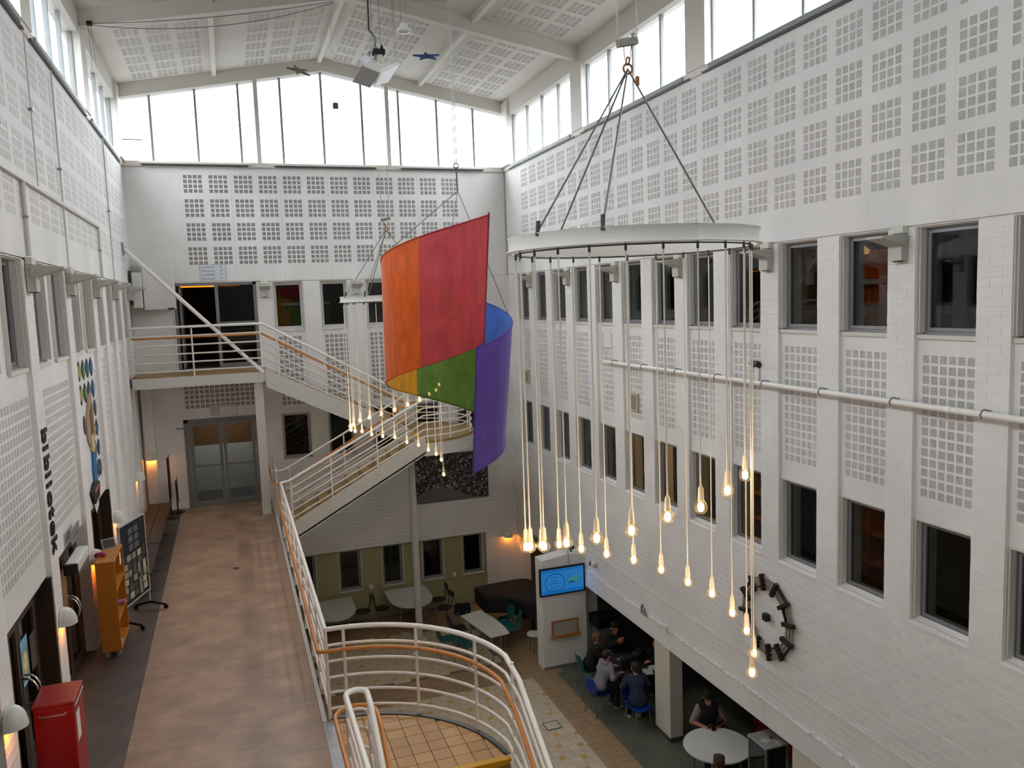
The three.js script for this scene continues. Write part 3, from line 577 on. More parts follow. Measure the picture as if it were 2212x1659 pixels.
  new MB().pipe([[XL + 0.05, L2 + 0.86, zj - 0.09], [0.7, L2 + 0.86, zj - 0.09], [x1 - 0.1, MIDY + 0.72, zj - 0.06]].map(p3), 0.022, 8).build('handrail', woodRail, upper);
  // pole carrying the half round landing, column under the upper landing
  const pole = struct('pole_landing', [4.03, G0, -19.6]); new MB().lathe([[0, 0], [0.16, 0], [0.16, 0.02], [0.085, 0.03], [0.085, 5.0], [0, 5.0]], 20).build('pole', M.stringer, pole);
  const c2 = struct('column_landing', [0.55, L1, -20.05]); new MB().box(-0.1, 0.1, 0, L2 - 0.272 - L1, -0.1, 0.1).build('column', M.stringer, c2);
  const br = thing('brace_tube', 'slanting white tube from the left wall down to the corner of the upper landing', 'brace', [0.68, L2 - 0.05, -20.7]);
  new MB().bar([0, 0, 0.85], [XL - 0.68 + 0.05, 9.84 - L2, 0.5], 0.045, 12).build('tube', M.railWhite, br); new MB().box(XL - 0.68 + 0.005, XL - 0.65, 9.72 - L2, 10.0 - L2, 0.4, 0.6).build('wall_plate', M.alu, br);
}
{
  // near landing: quarter round with tan tiles, open to the gallery, stairs going down towards the viewer
  const cx = 0.82, cz = -7.77, rad = 1.76, S = thing('staircase', 'near quarter round landing with tan floor tiles and a yellow edged first step', 'staircase', [1.6, L1, -8.5]);
  const O = V(1.6, L1, -8.5);
  const arcP = Array.from({ length: 25 }, (_, i) => { const a = Math.PI / 2 * i / 24; return [cx + rad * Math.cos(a), cz - rad * Math.sin(a)]; });
  const shape = (pts, y0, y1, name, mat) => { const s = new THREE.Shape(pts.map(([x, z]) => new THREE.Vector2(x, -z))); const g = new THREE.ExtrudeGeometry(s, { depth: y1 - y0, bevelEnabled: false }); g.rotateX(-Math.PI / 2); g.translate(-O.x, y0 - O.y, -O.z); mesh(name, g, mat, S); };
  shape([[cx - 0.04, -7.93], [cx + rad, -7.93], ...arcP.filter(([x, z]) => z < -7.93), [cx - 0.04, cz - rad]], L1 - 0.3, L1 - 0.008, 'landing_slab', MF.tanGrout);
  shape([[cx + 0.1 + rad - 0.1, -7.93], ...arcP.filter(([x, z]) => z < -7.93), [cx, cz - rad], ...[...arcP].reverse().map(([x, z]) => [cx + (x - cx) * 0.965, cz + (z - cz) * 0.965]).filter(([x, z]) => z < -7.94)], L1 - 0.3, L1 + 0.012, 'edge_trim', M.darkGrey);
  // the floor tiles, cut to the round edge
  const T = 0.2, rin = rad * 0.962;
  for (let i = 0; i < 10; i++) for (let j = 0; j < 11; j++) {
    const a = cx - 0.04 + i * T + 0.004, b = cx - 0.04 + (i + 1) * T - 0.004, z1 = -7.95 - j * T - 0.004, z0 = -7.95 - (j + 1) * T + 0.004;
    // clip the square by the circle
    const P = []; const N = 6; const ins = (x, z) => Math.hypot(x - cx, z - cz) <= rin;
    const C = [[a, z1], [b, z1], [b, z0], [a, z0]]; if (!C.some(([x, z]) => ins(x, z))) continue;
    for (let k = 0; k < 4; k++) { const [x, z] = C[k], [x2, z2] = C[(k + 1) % 4]; if (ins(x, z)) P.push([x, z]); if (ins(x, z) !== ins(x2, z2)) { let lo = 0, hi = 1; for (let t = 0; t < 24; t++) { const m = (lo + hi) / 2; (ins(x + (x2 - x) * m, z + (z2 - z) * m) === ins(x, z)) ? lo = m : hi = m; } P.push([x + (x2 - x) * lo, z + (z2 - z) * lo]); } }
    if (P.length < 3) continue; let ar = 0; for (let k = 0; k < P.length; k++) { const [x, z] = P[k], [x2, z2] = P[(k + 1) % P.length]; ar += x * z2 - x2 * z; } if (Math.abs(ar) < 0.004) continue;
    shape(P, L1 - 0.01, L1 + (rnd() - 0.5) * 0.0016, 'tile', MF.tan[Math.floor(rnd() * 3)]);
  }
  // steps going down
  const A = (m) => m.geometry().translate(-O.x, -O.y, -O.z);
  mesh('nosing', A(new MB().box(1.1, cx + rad - 0.03, L1 - 0.055, L1 + 0.006, -7.945, -7.86)), MF.yellow, S);
  for (let i = 1; i < 15; i++) { const y = L1 - i * 0.18, z = -7.9 + (i - 1) * 0.29; mesh('tread', A(new MB().box(1.1, cx + rad - 0.05, y - 0.05, y, z, z + 0.31).box(1.1, cx + rad - 0.05, y, y + 0.13, z, z + 0.02)), MF.tan[i % 3], S); if (i < 14) mesh('nosing', A(new MB().box(1.1, cx + rad - 0.05, y - 0.05, y + 0.004, z + 0.25, z + 0.315)), MF.oldTan, S); }
  const st = new MB(); for (const x of [1.06, cx + rad - 0.05]) st.geo(new MB().poly([[7.93, L1 + 0.02], [3.9, L1 - 2.5], [3.9, L1 - 2.85], [7.93, L1 - 0.3]], x, x + 0.05).geometry(), new THREE.Matrix4().set(0, 0, 1, 0, 0, 1, 0, 0, -1, 0, 0, 0, 0, 0, 0, 1)); mesh('stringer', A(st), M.stringer, S);
  // outer railing: gallery corner, round the landing, then down
  const R = sub('railing', S, [1.9 - O.x, L1 - O.y, -8.6 - O.z]);
  const p = ([x, y, z]) => [x - 1.9, y - L1, z + 8.6];
  const curve = [...arcP].reverse().filter(([x, z]) => z <= -7.9).map(([x, z]) => [x, L1, z]);
  const dn = (h) => [[cx + rad, L1 + h - 0.1, -7.6], [cx + rad, L1 + h - 2.5, -7.6 + 2.4 * 1.611]];
  RH.forEach((h, i) => new MB().pipe([...curve.map(([x, y, z]) => [x, y + h, z]), ...dn(h)].map(p), i ? 0.018 : 0.029, 12).build(i ? 'bar' : 'top_rail', i ? M.railWarm : M.railWhite, R));
  const hand = [[0.72, L1 + 0.87, -9.46], ...[...arcP].reverse().filter(([x, z]) => z <= -7.85).map(([x, z]) => [cx + (x - cx) * 0.945, L1 + 0.87, cz + (z - cz) * 0.945]), [cx + rad - 0.1, L1 + 0.76, -7.5], [cx + rad - 0.1, L1 + 0.76 - 2.3, -7.5 + 2.3 * 1.611]];
  new MB().pipe(hand.map(p), 0.023, 12).build('handrail', woodRail, R);
  for (const k of [[1.03, -9.52], [1.84, -9.2], [2.385, -8.57], [2.575, -7.82]]) { const a = Math.atan2(-(k[1] - cz), k[0] - cx); const x = cx + rad * Math.cos(a), z = cz - rad * Math.sin(a); new MB().pipe([p([x, L1 - 0.1, z]), p([x, L1 + 1.1, z])], 0.02, 10).build('post', M.railWarm, R); const s = 0.945, hx = cx + (x - cx) * s, hz = cz + (z - cz) * s; new MB().pipe([p([x, L1 + 0.78, z]), p([hx, L1 + 0.78, hz]), p([hx, L1 + 0.86, hz])], 0.006, 6).build('bracket', M.railWhite, R); }
  for (const t of [1.2, 2.4]) { const y = L1 - t / 1.611; new MB().pipe([p([cx + rad, y - 0.5, -7.6 + t]), p([cx + rad, y + 1.0, -7.6 + t])], 0.02, 8).build('post', M.railWarm, R); }
  // inner hairpin guard
  const U = sub('railing', S, [0.95 - O.x, L1 - O.y, -7.5 - O.z]);
  const u = ([x, y, z]) => [x - 0.95, y - L1, z + 7.5];
  const hair = (xa, xb, zt, h, drop) => { const r = (xb - xa) / 2, c = (xa + xb) / 2, out = [[xa, L1 + h, -5.2]]; for (let i = 0; i <= 12; i++) { const a = Math.PI - Math.PI * i / 12; out.push([c + r * Math.cos(a), L1 + h, zt + r - r * Math.sin(a)]); } out.push([xb, L1 + h - 0.03, zt + r + 0.2], [xb, L1 + h - drop, zt + r + 0.2 + drop * 1.611]); return out; };
  RH.forEach((h, i) => new MB().pipe(hair(0.83, 1.04, -7.86, h, 1.6).map(u), i ? 0.018 : 0.029, 10).build(i ? 'bar' : 'top_rail', i ? M.railWarm : M.railWhite, U));
  new MB().pipe(hair(0.72, 1.13, -8.0, 0.87, 1.6).map(u), 0.023, 12).build('handrail', woodRail, U);
  for (const [x, z, d] of [[0.83, -7.7, 0], [1.04, -7.7, 0], [0.83, -6.5, 0], [1.04, -6.5, 0.7]]) new MB().pipe([u([x, L1 - 0.1 - d, z]), u([x, L1 + 1.1 - d, z])], 0.019, 8).build('post', M.railWarm, U);
}
// ---------- doors, fittings and signs on the walls ----------
const MD = {
  brown: std(0x3b2f27, 0.45), brownDark: std(0x241c18, 0.4), chrome: std(0xc7c8c9, 0.18, { metalness: 1 }), greyFrame: std(0x7d8084, 0.45),
  lampWhite: std(0xe4e6e4, 0.3), fitting: std(0xc5c6bf, 0.5), paper: std(0xe6e5e1, 0.8), warmGlow: std(0x332211, 0.6, { emissive: 0xff8a1e, emissiveIntensity: 1.6 }),
};
function canvasTex(w, h, draw) { const c = document.createElement('canvas'); c.width = w; c.height = h; draw(c.getContext('2d'), w, h); const t = new THREE.CanvasTexture(c); t.colorSpace = THREE.SRGBColorSpace; t.magFilter = THREE.LinearFilter; return t; }
// a flat printed face of w x h in the x-y plane, facing +z
const printFace = (w, h, tex, rough = 0.7, o = {}) => [new THREE.PlaneGeometry(w, h), new THREE.MeshStandardMaterial({ map: tex, roughness: rough, ...o })];
let doorCount = 0;
const door = (pos, turn = 0) => struct(`door_${++doorCount}`, pos, turn);
{ // upper back door: dark opening on the left, fixed glass on the right
  const D = door([0, L2, ZB]), m = new MB();
  m.box(-1.24, -1.17, 0, 2.13, -0.14, 0.0).box(0.62, 0.7, 0, 2.13, -0.14, 0.0).box(-1.24, 0.7, 2.06, 2.13, -0.14, 0.0).box(-0.29, -0.21, 0, 2.06, -0.13, -0.01).box(-0.21, 0.62, 1.08, 1.15, -0.12, -0.02).box(-0.21, 0.62, 0, 0.12, -0.12, -0.02);
  m.build('door_frame', MD.greyFrame, D); new MB().box(-0.21, 0.62, 1.15, 2.06, -0.08, -0.074).build('glass', M.darkGlass, D); new MB().box(-0.21, 0.62, 0.12, 1.08, -0.08, -0.074).build('glass', M.darkGlass, D);
  new MB().box(-1.13, -1.08, 0.02, 2.05, -0.95, -0.12).build('open_leaf', MD.greyFrame, D); new MB().pipe([[0.2, 0.95, -0.05], [0.2, 0.95, -0.01], [0.2, 0.7, -0.01], [0.2, 0.7, -0.05]], 0.012, 6).build('door_handle', MD.chrome, D);
  const B = struct('trim_1', [0, L2, ZB]); new MB().box(-1.3, -1.24, 0, 2.16, -0.01, 0.012).box(0.7, 0.72, 0, 2.16, -0.01, 0.012).box(-1.3, 0.72, 2.13, 2.17, -0.01, 0.012).build('architrave', M.jamb, B);
}
{ // corridor light behind the upper door and faint light behind the lower one
  const T = thing('tube_light', 'long orange glowing tube under the ceiling behind the upper back door', 'light', [-0.4, 9.03, -22.2]); new MB().box(-0.75, 0.75, 0, 0.08, -0.08, 0.03).build('housing', M.aluWhite, T);
  new MB().pipe([[-0.72, -0.035, 0], [0.72, -0.035, 0]], 0.035, 8).build('tube', MD.warmGlow, T); const l = new THREE.PointLight(0xff9436, 0.1, 0, 2); l.position.set(0, -0.12, 0); l.castShadow = true; T.add(l);
  const wood = struct('wall_corridor', [0, L1, -23.4]); new MB().box(-2.0, 0.6, 1.25, 2.9, -0.1, 0).build('wood_cladding', std(0x6b4526, 0.5), wood); new MB().box(-2.0, 0.6, 0, 1.25, -0.1, 0.02).build('white_band', std(0xc9c9c6, 0.6), wood);
  const c = thing('corridor_light', 'round ceiling light in the corridor behind the lower back doors', 'light', [-0.4, 6.42, -22.6]); new MB().lathe([[0, 0], [0.14, 0], [0.16, 0.05], [0.15, 0.1], [0, 0.1]], 20).build('shade', std(0xeeeae0, 0.5, { emissive: 0xffe2b8, emissiveIntensity: 0.6 }), c);
  const q = new THREE.PointLight(0xfff0e0, 7, 0, 2); q.position.set(0, -0.1, 0); q.castShadow = true; c.add(q);
}
{ // lower back double door with grey frame
  const D = door([0, L1, ZB]), m = new MB();
  m.box(-1.24, -1.14, 0, 2.22, -0.14, 0.02).box(0.44, 0.52, 0, 2.22, -0.14, 0.02).box(-1.24, 0.52, 2.14, 2.22, -0.14, 0.02).build('door_frame', MD.greyFrame, D);
  const leaf = (a, b, nm) => { const l = new MB(), t = 0.085; l.box(a, a + t, 0, 2.13, -0.1, -0.03).box(b - t, b, 0, 2.13, -0.1, -0.03).box(a + t, b - t, 0, 0.12, -0.1, -0.03).box(a + t, b - t, 2.05, 2.13, -0.1, -0.03).box(a + t, b - t, 1.0, 1.05, -0.1, -0.03); l.build('door_leaf', MD.greyFrame, D); new MB().box(a + t, b - t, 0.12, 2.05, -0.068, -0.062).build('glass', M.glass, D); };
  leaf(-1.13, -0.36); leaf(-0.35, 0.43); new MB().box(0.56, 0.68, 0.02, 2.2, 0.003, 0.02).build('side_light', M.black, D); new MB().pipe([[-0.3, 1.55, -0.03], [-0.3, 1.55, 0.03], [-0.3, 1.35, 0.03], [-0.3, 1.35, -0.03]], 0.014, 6).build('door_handle', MD.chrome, D);
  new MB().beam([-1.42, 2.02, 0.02], [-1.2, 2.02, 0.05], 0.03, 0.03).build('door_closer', MD.greyFrame, D);
}
// library doors in the left wall: brown frames and glass, z runs towards the viewer
function libraryDoor(z0, z1, handles, open) {
  const D = door([XL - 0.15, L1, (z0 + z1) / 2], Math.PI / 2), w = z1 - z0, H = w / 2, m = new MB(), h = 1.9;
  m.box(-H + 0.002, -H + 0.06, 0, h, -0.12, 0.142).box(H - 0.06, H - 0.002, 0, h, -0.12, 0.142).box(-H + 0.07, H - 0.07, h - 0.08, h, -0.12, 0.04).build('door_frame', MD.brown, D);
  const xs = [-H + 0.08, -H + 0.08 + (w - 0.16) * 0.46, H - 0.08 - (w - 0.16) * 0.12, H - 0.08];
  for (let i = 0; i < 2; i++) { const a = xs[i] + 0.005, b = xs[i + 1] - 0.005, t = 0.08; new MB().box(a, a + t, 0.01, h - 0.09, -0.06, 0).box(b - t, b, 0.01, h - 0.09, -0.06, 0).box(a + t, b - t, 0.01, 0.16, -0.06, 0).box(a + t, b - t, h - 0.18, h - 0.09, -0.06, 0).build('door_leaf', MD.brown, D); new MB().box(a + t, b - t, 0.16, h - 0.18, -0.034, -0.028).build('glass', M.darkGlass, D); }
  new MB().box(xs[2], xs[3], 0.01, h - 0.09, -0.05, -0.01).build('side_panel', MD.brownDark, D);
  if (handles) for (const [x, s] of [[xs[1] - 0.05, -1], [xs[1] + 0.05, 1]]) new MB().pipe([[x, 1.18, 0], ...Array.from({ length: 9 }, (_, i) => { const a = Math.PI / 2 - Math.PI * i / 8; return [x + 0, 1.02 + 0.16 * Math.sin(a), 0.03 + 0.12 * Math.cos(a)]; }), [x, 0.86, 0]], 0.013, 8).build('door_handle', MD.chrome, D);
  return D;
}
libraryDoor(-10.47, -8.45, true); libraryDoor(-13.0, -10.89, true); libraryDoor(-15.36, -13.33, false);
{ // things on the first library door
  const poster = canvasTex(256, 384, (c, w, h) => { c.fillStyle = '#5aa0c8'; c.fillRect(0, 0, w, h); c.fillStyle = '#7fbadb'; c.fillRect(0, 0, w, 90); c.fillStyle = '#d9c36a'; c.beginPath(); c.ellipse(128, 220, 92, 120, 0, 0, 7); c.fill(); c.fillStyle = '#efe2a0'; c.beginPath(); c.ellipse(128, 200, 58, 70, 0, 0, 7); c.fill(); c.fillStyle = '#6b5a2e'; for (const x of [105, 150]) { c.beginPath(); c.arc(x, 190, 8, 0, 7); c.fill(); } c.fillRect(60, 330, 140, 12); c.fillStyle = '#e9eef0'; c.fillRect(20, 350, 216, 20); });
  const P = thing('poster', 'blue and yellow illustrated poster on the glass of the nearest library door', 'poster', [XL - 0.142, 4.75, -9.55], Math.PI / 2); const [g, m] = printFace(0.3, 0.5, poster); mesh('sheet', g, m, P);
  const N = thing('notice', 'dark grey notice sheet behind the glass beside the blue poster', 'notice', [XL - 0.142, 4.72, -9.9], Math.PI / 2); new MB().box(-0.11, 0.11, -0.2, 0.2, 0, 0.004).build('sheet', std(0x4a4440, 0.8), N);
  const O = thing('door_opener', 'white automatic door opener with a black end above the second library door', 'door opener', [XL + 0.06, 5.2, -11.65], Math.PI / 2); new MB().geo(rbox(0.85, 0.14, 0.16, 0.03, 3)).build('case', MD.lampWhite, O); new MB().geo(rbox(0.06, 0.145, 0.165, 0.02), mk(-0.44, 0, 0)).build('end_cap', M.black, O);
  const S = thing('door_sign', 'small grey sign plate sticking up above the second library door', 'sign', [XL + 0.02, 5.5, -11.9], Math.PI / 2); new MB().geo(rbox(0.6, 0.2, 0.015, 0.004)).build('plate', std(0x8d8f92, 0.5), S); new MB().box(-0.24, 0.24, -0.03, -0.01, 0.0075, 0.009).box(-0.24, 0.1, 0.03, 0.045, 0.0075, 0.009).build('lettering', M.darkGrey, S);
  const pn = thing('notice', 'orange brown notice framed on the glass of the second library door', 'notice', [XL - 0.142, 4.8, -11.75], Math.PI / 2); new MB().box(-0.15, 0.15, -0.28, 0.28, 0, 0.006).build('board', std(0x8a6a48, 0.7), pn);
}
{ // half dome wall lamps over the gallery
  const dome = new THREE.SphereGeometry(0.14, 24, 14, 0, Math.PI * 2, 0, Math.PI / 2);   // upper half
  const mk1 = (pos, turn, label) => {
    const T = thing('wall_lamp', label, 'lamp', pos, turn, 'half dome lamps along the gallery');
    const s = new MB(), n = 16; const P = (i, j) => { const a = Math.PI * i / n, b = Math.PI / 2 * j / 8; const cb = Math.pow(Math.cos(b), 0.8); return [0.135 * Math.cos(a) * cb, 0.2 * Math.sin(b), 0.03 + 0.15 * Math.sin(a) * cb]; };
    for (let i = 0; i < n; i++) for (let j = 0; j < 8; j++) { const a = P(i, j), b = P(i + 1, j), c = P(i + 1, j + 1), d = P(i, j + 1); s.quad(a, d, c, b); }
    const g = s.geometry(); g.computeVertexNormals(); mesh('shade', g, std(0xe2e5e2, 0.28, { side: THREE.DoubleSide }), T);
    new MB().poly([[-0.135, 0], [0.135, 0], [0.13, 0.08], [0.1, 0.145], [0.05, 0.185], [0, 0.198], [-0.05, 0.185], [-0.1, 0.145], [-0.13, 0.08]], 0.006, 0.03).build('back_plate', MD.lampWhite, T);
    new MB().geo(new THREE.SphereGeometry(0.028, 12, 8), mk(0, 0.03, 0.085)).build('bulb', std(0xffe0b0, 0.5, { emissive: 0xffb050, emissiveIntensity: 3 }), T);
    const l = new THREE.PointLight(0xff9430, 0.22, 0, 2); l.position.set(0, -0.012, 0.085); l.castShadow = true; l.shadow.radius = 1; T.add(l); return T;
  };
  mk1([XL, 4.7, -8.12], Math.PI / 2, 'nearest half dome wall lamp, beside the red bin');
  mk1([XL, 4.7, -10.68], Math.PI / 2, 'half dome wall lamp on the pier with the vertical lettering');
  mk1([XL, 4.72, -13.12], Math.PI / 2, 'half dome wall lamp above the near end of the orange bookshelf');
  mk1([XL, 4.72, -15.57], Math.PI / 2, 'half dome wall lamp behind the top of the pinned display board');
  mk1([XL, 4.72, -19.24], Math.PI / 2, 'half dome wall lamp over the far end of the dark benches');
  const pil = struct('pilaster_corner', [-2.02, L1, ZB]); new MB().box(-0.125, 0.12, 0, 3.2, 0.002, 0.18).build('pilaster', M.wall, pil);
  mk1([-2.02, 4.8, ZB + 0.18], 0, 'small half dome wall lamp lighting the white corner pilaster by the back wall');
  const c2 = mk1([7.12, 1.62, ZB + 0.0], 0, 'small half dome wall lamp low on the back wall beside the dark doorway'); c2.userData.group = undefined; delete c2.userData.group;
}
{ // letters running down the pier, turned a quarter
  const font = await new FontLoader().loadAsync('fonts/droid/droid_sans_bold.typeface.json');
  const T = thing('wall_lettering', 'black letters spelling bibliotek running down the white brick pier', 'lettering', [XL + 0.006, 7.1, -10.68], Math.PI / 2);
  let y = 0; const adv = [0.2, 0.115, 0.2, 0.115, 0.115, 0.2, 0.15, 0.19, 0.2];
  [...'bibliotek'].forEach((ch, i) => { const g = new TextGeometry(ch, { font, size: 0.255, depth: 0.012, curveSegments: 5, bevelEnabled: false }); g.rotateZ(-Math.PI / 2); const m = mesh('letter', g, M.black, T); m.position.set(-0.1, y, 0); y -= adv[i] * 1.02; });
}
{ // painted relief above the third library door
  const T = thing('wall_artwork', 'tall painted artwork with a beige figure and rows of coloured lens shapes between the piers', 'artwork', [XL - 0.06, 5.75, -14.2], Math.PI / 2);
  new MB().geo(rbox(1.62, 1.98, 0.012, 0.004), mk(0, 1.0, 0.014)).build('board', std(0xe2e3e6, 0.7), T);
  const lens = (name, x, y, w, h, col, in2) => { const s = []; for (let i = 0; i < 9; i++) { const t = i / 8 * 2 - 1; s.push([w / 2 * (1 - t * t), t * h / 2]); } for (let i = 0; i < 9; i++) { const t = 1 - i / 8 * 2; s.push([-w / 2 * (1 - t * t), t * h / 2]); } const p = new MB().poly(s, 0.02, 0.03).build(name, std(0x30343a, 0.6), T); p.position.set(x, y, 0); const q = new MB().poly(s.map(([a, b]) => [a * 0.66, b * 0.72]), 0.03, 0.035).build(name, std(col, 0.5), T); q.position.set(x, y, 0); };
  const cols = [0xb4ac3c, 0x5c8a62, 0x3b7f97, 0x2b6f9f];
  for (let r = 0; r < 2; r++) for (let c = 0; c < 4; c++) lens('coloured_lens', -0.58 + c * 0.38, 1.78 - r * 0.36, 0.3, 0.31, cols[c]);
  for (let r = 2; r < 6; r++) lens('coloured_lens', 0.6, 1.76 - r * 0.33, 0.26, 0.28, 0x2f6f9a);
  for (const [x, y] of [[0.42, 0.12], [-0.5, 0.95], [0.3, 0.46]]) lens('coloured_lens', x, y, 0.2, 0.3, 0x6d6c6f);
  const blob = (name, pts, col, z) => new MB().poly(pts, 0.02, z, 0.004).build(name, std(col, 0.65), T);
  blob('painted_shape', [[-0.42, 0.98], [-0.1, 1.3], [0.12, 1.42], [0.3, 1.2], [0.26, 0.9], [0.42, 0.78], [0.3, 0.68], [0.05, 0.62], [-0.2, 0.55], [-0.4, 0.7]], 0xa89478, 0.045);
  blob('painted_shape', [[-0.12, 1.12], [0.12, 1.2], [0.14, 0.7], [-0.05, 0.66]], 0x7d5c3c, 0.055); blob('painted_shape', [[-0.22, 0.72], [0.02, 0.76], [0.1, 0.55], [-0.02, 0.45], [-0.2, 0.5]], 0xc9bd9c, 0.06);
  blob('painted_shape', [[-0.12, 0.46], [0.12, 0.44], [0.14, 0.1], [0.1, -0.12], [-0.16, -0.1], [-0.2, 0.2]], 0x2c73a8, 0.05);
  blob('painted_shape', [[-0.5, -0.1], [-0.1, 0.02], [0.24, -0.06], [0.12, -0.28], [-0.3, -0.32]], 0x2a2a2c, 0.055); blob('painted_shape', [[-0.3, -0.1], [0.1, -0.06], [0.05, -0.14], [-0.25, -0.16]], 0xa06a40, 0.06);
  blob('painted_shape', [[-0.3, -0.3], [0.12, -0.26], [0.14, -0.42], [-0.15, -0.5]], 0xdfe0e3, 0.03);
}
{ // angled uplights on the piers
  const mkU = (label) => { const T = thing('uplight', label, 'light', [0, 0, 0], 0, 'angled uplights under the upper wall'); new MB().geo(rbox(0.2, 0.3, 0.1, 0.008), mk(0, -0.15, 0.055)).build('body', MD.fitting, T); const p = new MB(), wd = new MB().poly([[0.06, -0.14], [0.4, -0.045], [0.4, -0.02], [0.06, -0.0]], -0.13, 0.13, 0.004).geometry(); p.geo(wd, new THREE.Matrix4().set(0, 0, -1, 0, 0, 1, 0, 0, 1, 0, 0, 0, 0, 0, 0, 1)); p.build('shade_plate', MD.fitting, T); new MB().geo(rbox(0.19, 0.09, 0.075, 0.01), mk(0, 0.055, 0.045)).build('junction_box', std(0xd8d8c8, 0.5), T); new MB().geo(rbox(0.1, 0.015, 0.06, 0.003), mk(0, -0.305, 0.055)).build('lower_cap', M.darkGrey, T); return T; };
  const ups = []; const ordR = ['nearest', 'second', 'third', 'fourth', 'fifth', 'farthest'], zs = [-7.47, -9.92, -12.36, -14.81, -17.25, -19.7];
  const proto = mkU(`${ordR[0]} angled uplight on the right wall piers, by the dark blue window`); proto.position.set(XR, 8.96, zs[0]); proto.rotation.y = -Math.PI / 2;
  for (let i = 1; i < 6; i++) dup(proto, [XR, 8.96, zs[i]], -Math.PI / 2, `${ordR[i]} angled uplight from the viewer on the piers of the right wall`);
  ['nearest', 'second', 'third', 'fourth', 'farthest'].forEach((o, i) => dup(proto, [XL, 8.96, -10.68 - i * 2 * PIT], Math.PI / 2, `${o} angled uplight from the viewer on the piers of the left wall`));
  ['beside the upper back doors', 'between the second and third windows of the upper back wall', 'on the pier hidden partly by the flag'].forEach((o, i) => dup(proto, [[0.9, 3.2, 5.55][i], 8.96, ZB], 0, `angled uplight on the back wall ${o}`.split(' ').slice(0, 16).join(' ')));
}
{ // white pipe along the right wall
  const T = thing('wall_pipe', 'long white pipe running along the right wall between the window rows', 'pipe', [XR - 0.11, 7.02, -9]); new MB().bar([0, 0, -6.3], [0, 0, 6.5], 0.037, 12).build('pipe', M.railWhite, T);
  for (let k = -3; k < 8; k++) { const z = -6.25 - k * PIT + 9; if (z > 6.3) continue; new MB().pipe([[0.105, 0.03, z], [0.02, 0.05, z], [-0.015, 0.045, z], [-0.045, 0.0, z], [-0.02, -0.042, z]], 0.008, 6).build('clamp', M.wire, T); } new MB().bar([0, 0, 2.28], [0, 0, 2.36], 0.042, 12).build('coupling', M.railWhite, T);
}
{ // small fittings on the right wall
  const beige = (p, l) => { const T = thing('wall_box', l, 'box', p, -Math.PI / 2); new MB().geo(rbox(0.3, 0.36, 0.05, 0.008), mk(0, 0, 0.03)).build('frame', std(0xc6bfae, 0.6), T); new MB().geo(rbox(0.22, 0.28, 0.02, 0.004), mk(0, 0, 0.05)).build('cover', std(0x8f897c, 0.6), T); };
  beige([XR + 0.06, 6.27, -14.2], 'beige square wall box in the middle of the right wall'); beige([XR + 0.06, 6.3, -20.3], 'beige square wall box at the far end of the right wall');
  const sh = thing('notice', 'white sheet fixed under a window of the right wall', 'notice', [XR + 0.055, 7.5, -15.4], -Math.PI / 2); new MB().geo(rbox(0.34, 0.42, 0.008, 0.003), mk(0, 0, 0.0)).build('sheet', MD.paper, sh);
  const sp = thing('wall_spotlight', 'white and black spotlight on the right wall just above the pipe', 'spotlight', [XR + 0.06, 7.2, -10.2], -Math.PI / 2); new MB().geo(rbox(0.11, 0.26, 0.08, 0.01), mk(0, -0.07, 0.045)).build('body', MD.lampWhite, sp); for (const x of [-0.05, 0.05]) new MB().geo(new THREE.CylinderGeometry(0.042, 0.05, 0.09, 16), mk(x, 0.09, 0.1, 1.2, 0, 0)).build('lamp_head', M.black, sp);
  const cam = thing('security_camera', 'small white dome camera with a black lens at the end of the concrete beam', 'camera', [XR - 0.01, 2.42, -16.1], -Math.PI / 2); new MB().geo(new THREE.SphereGeometry(0.085, 18, 12), mk(0, 0, 0.06)).build('housing', MD.lampWhite, cam); new MB().geo(new THREE.CylinderGeometry(0.05, 0.05, 0.03, 16), mk(-0.04, 0.01, 0.135, Math.PI / 2, -0.5)).build('lens', M.black, cam);
  const hk = thing('beam_spotlight', 'small grey hooked spotlight standing on the ledge of the concrete beam', 'spotlight', [XR - 0.035, 2.1, -13.8], -Math.PI / 2); new MB().pipe([[-0.08, 0, 0.02], [-0.07, 0.12, 0.05], [0, 0.19, 0.06], [0.06, 0.12, 0.05], [0.08, 0.02, 0.03]], 0.022, 8).build('bent_arm', std(0x8a8a88, 0.6), hk); new MB().geo(rbox(0.2, 0.02, 0.06, 0.004), mk(0, 0.012, 0.03)).build('foot', std(0x8a8a88, 0.6), hk);
  const sk = thing('beam_socket', 'small white socket block on the ledge of the concrete beam', 'socket', [XR - 0.035, 2.1, -12.95], -Math.PI / 2); new MB().geo(rbox(0.12, 0.1, 0.05, 0.01), mk(0, 0.05, 0.03)).build('block', MD.lampWhite, sk);
}
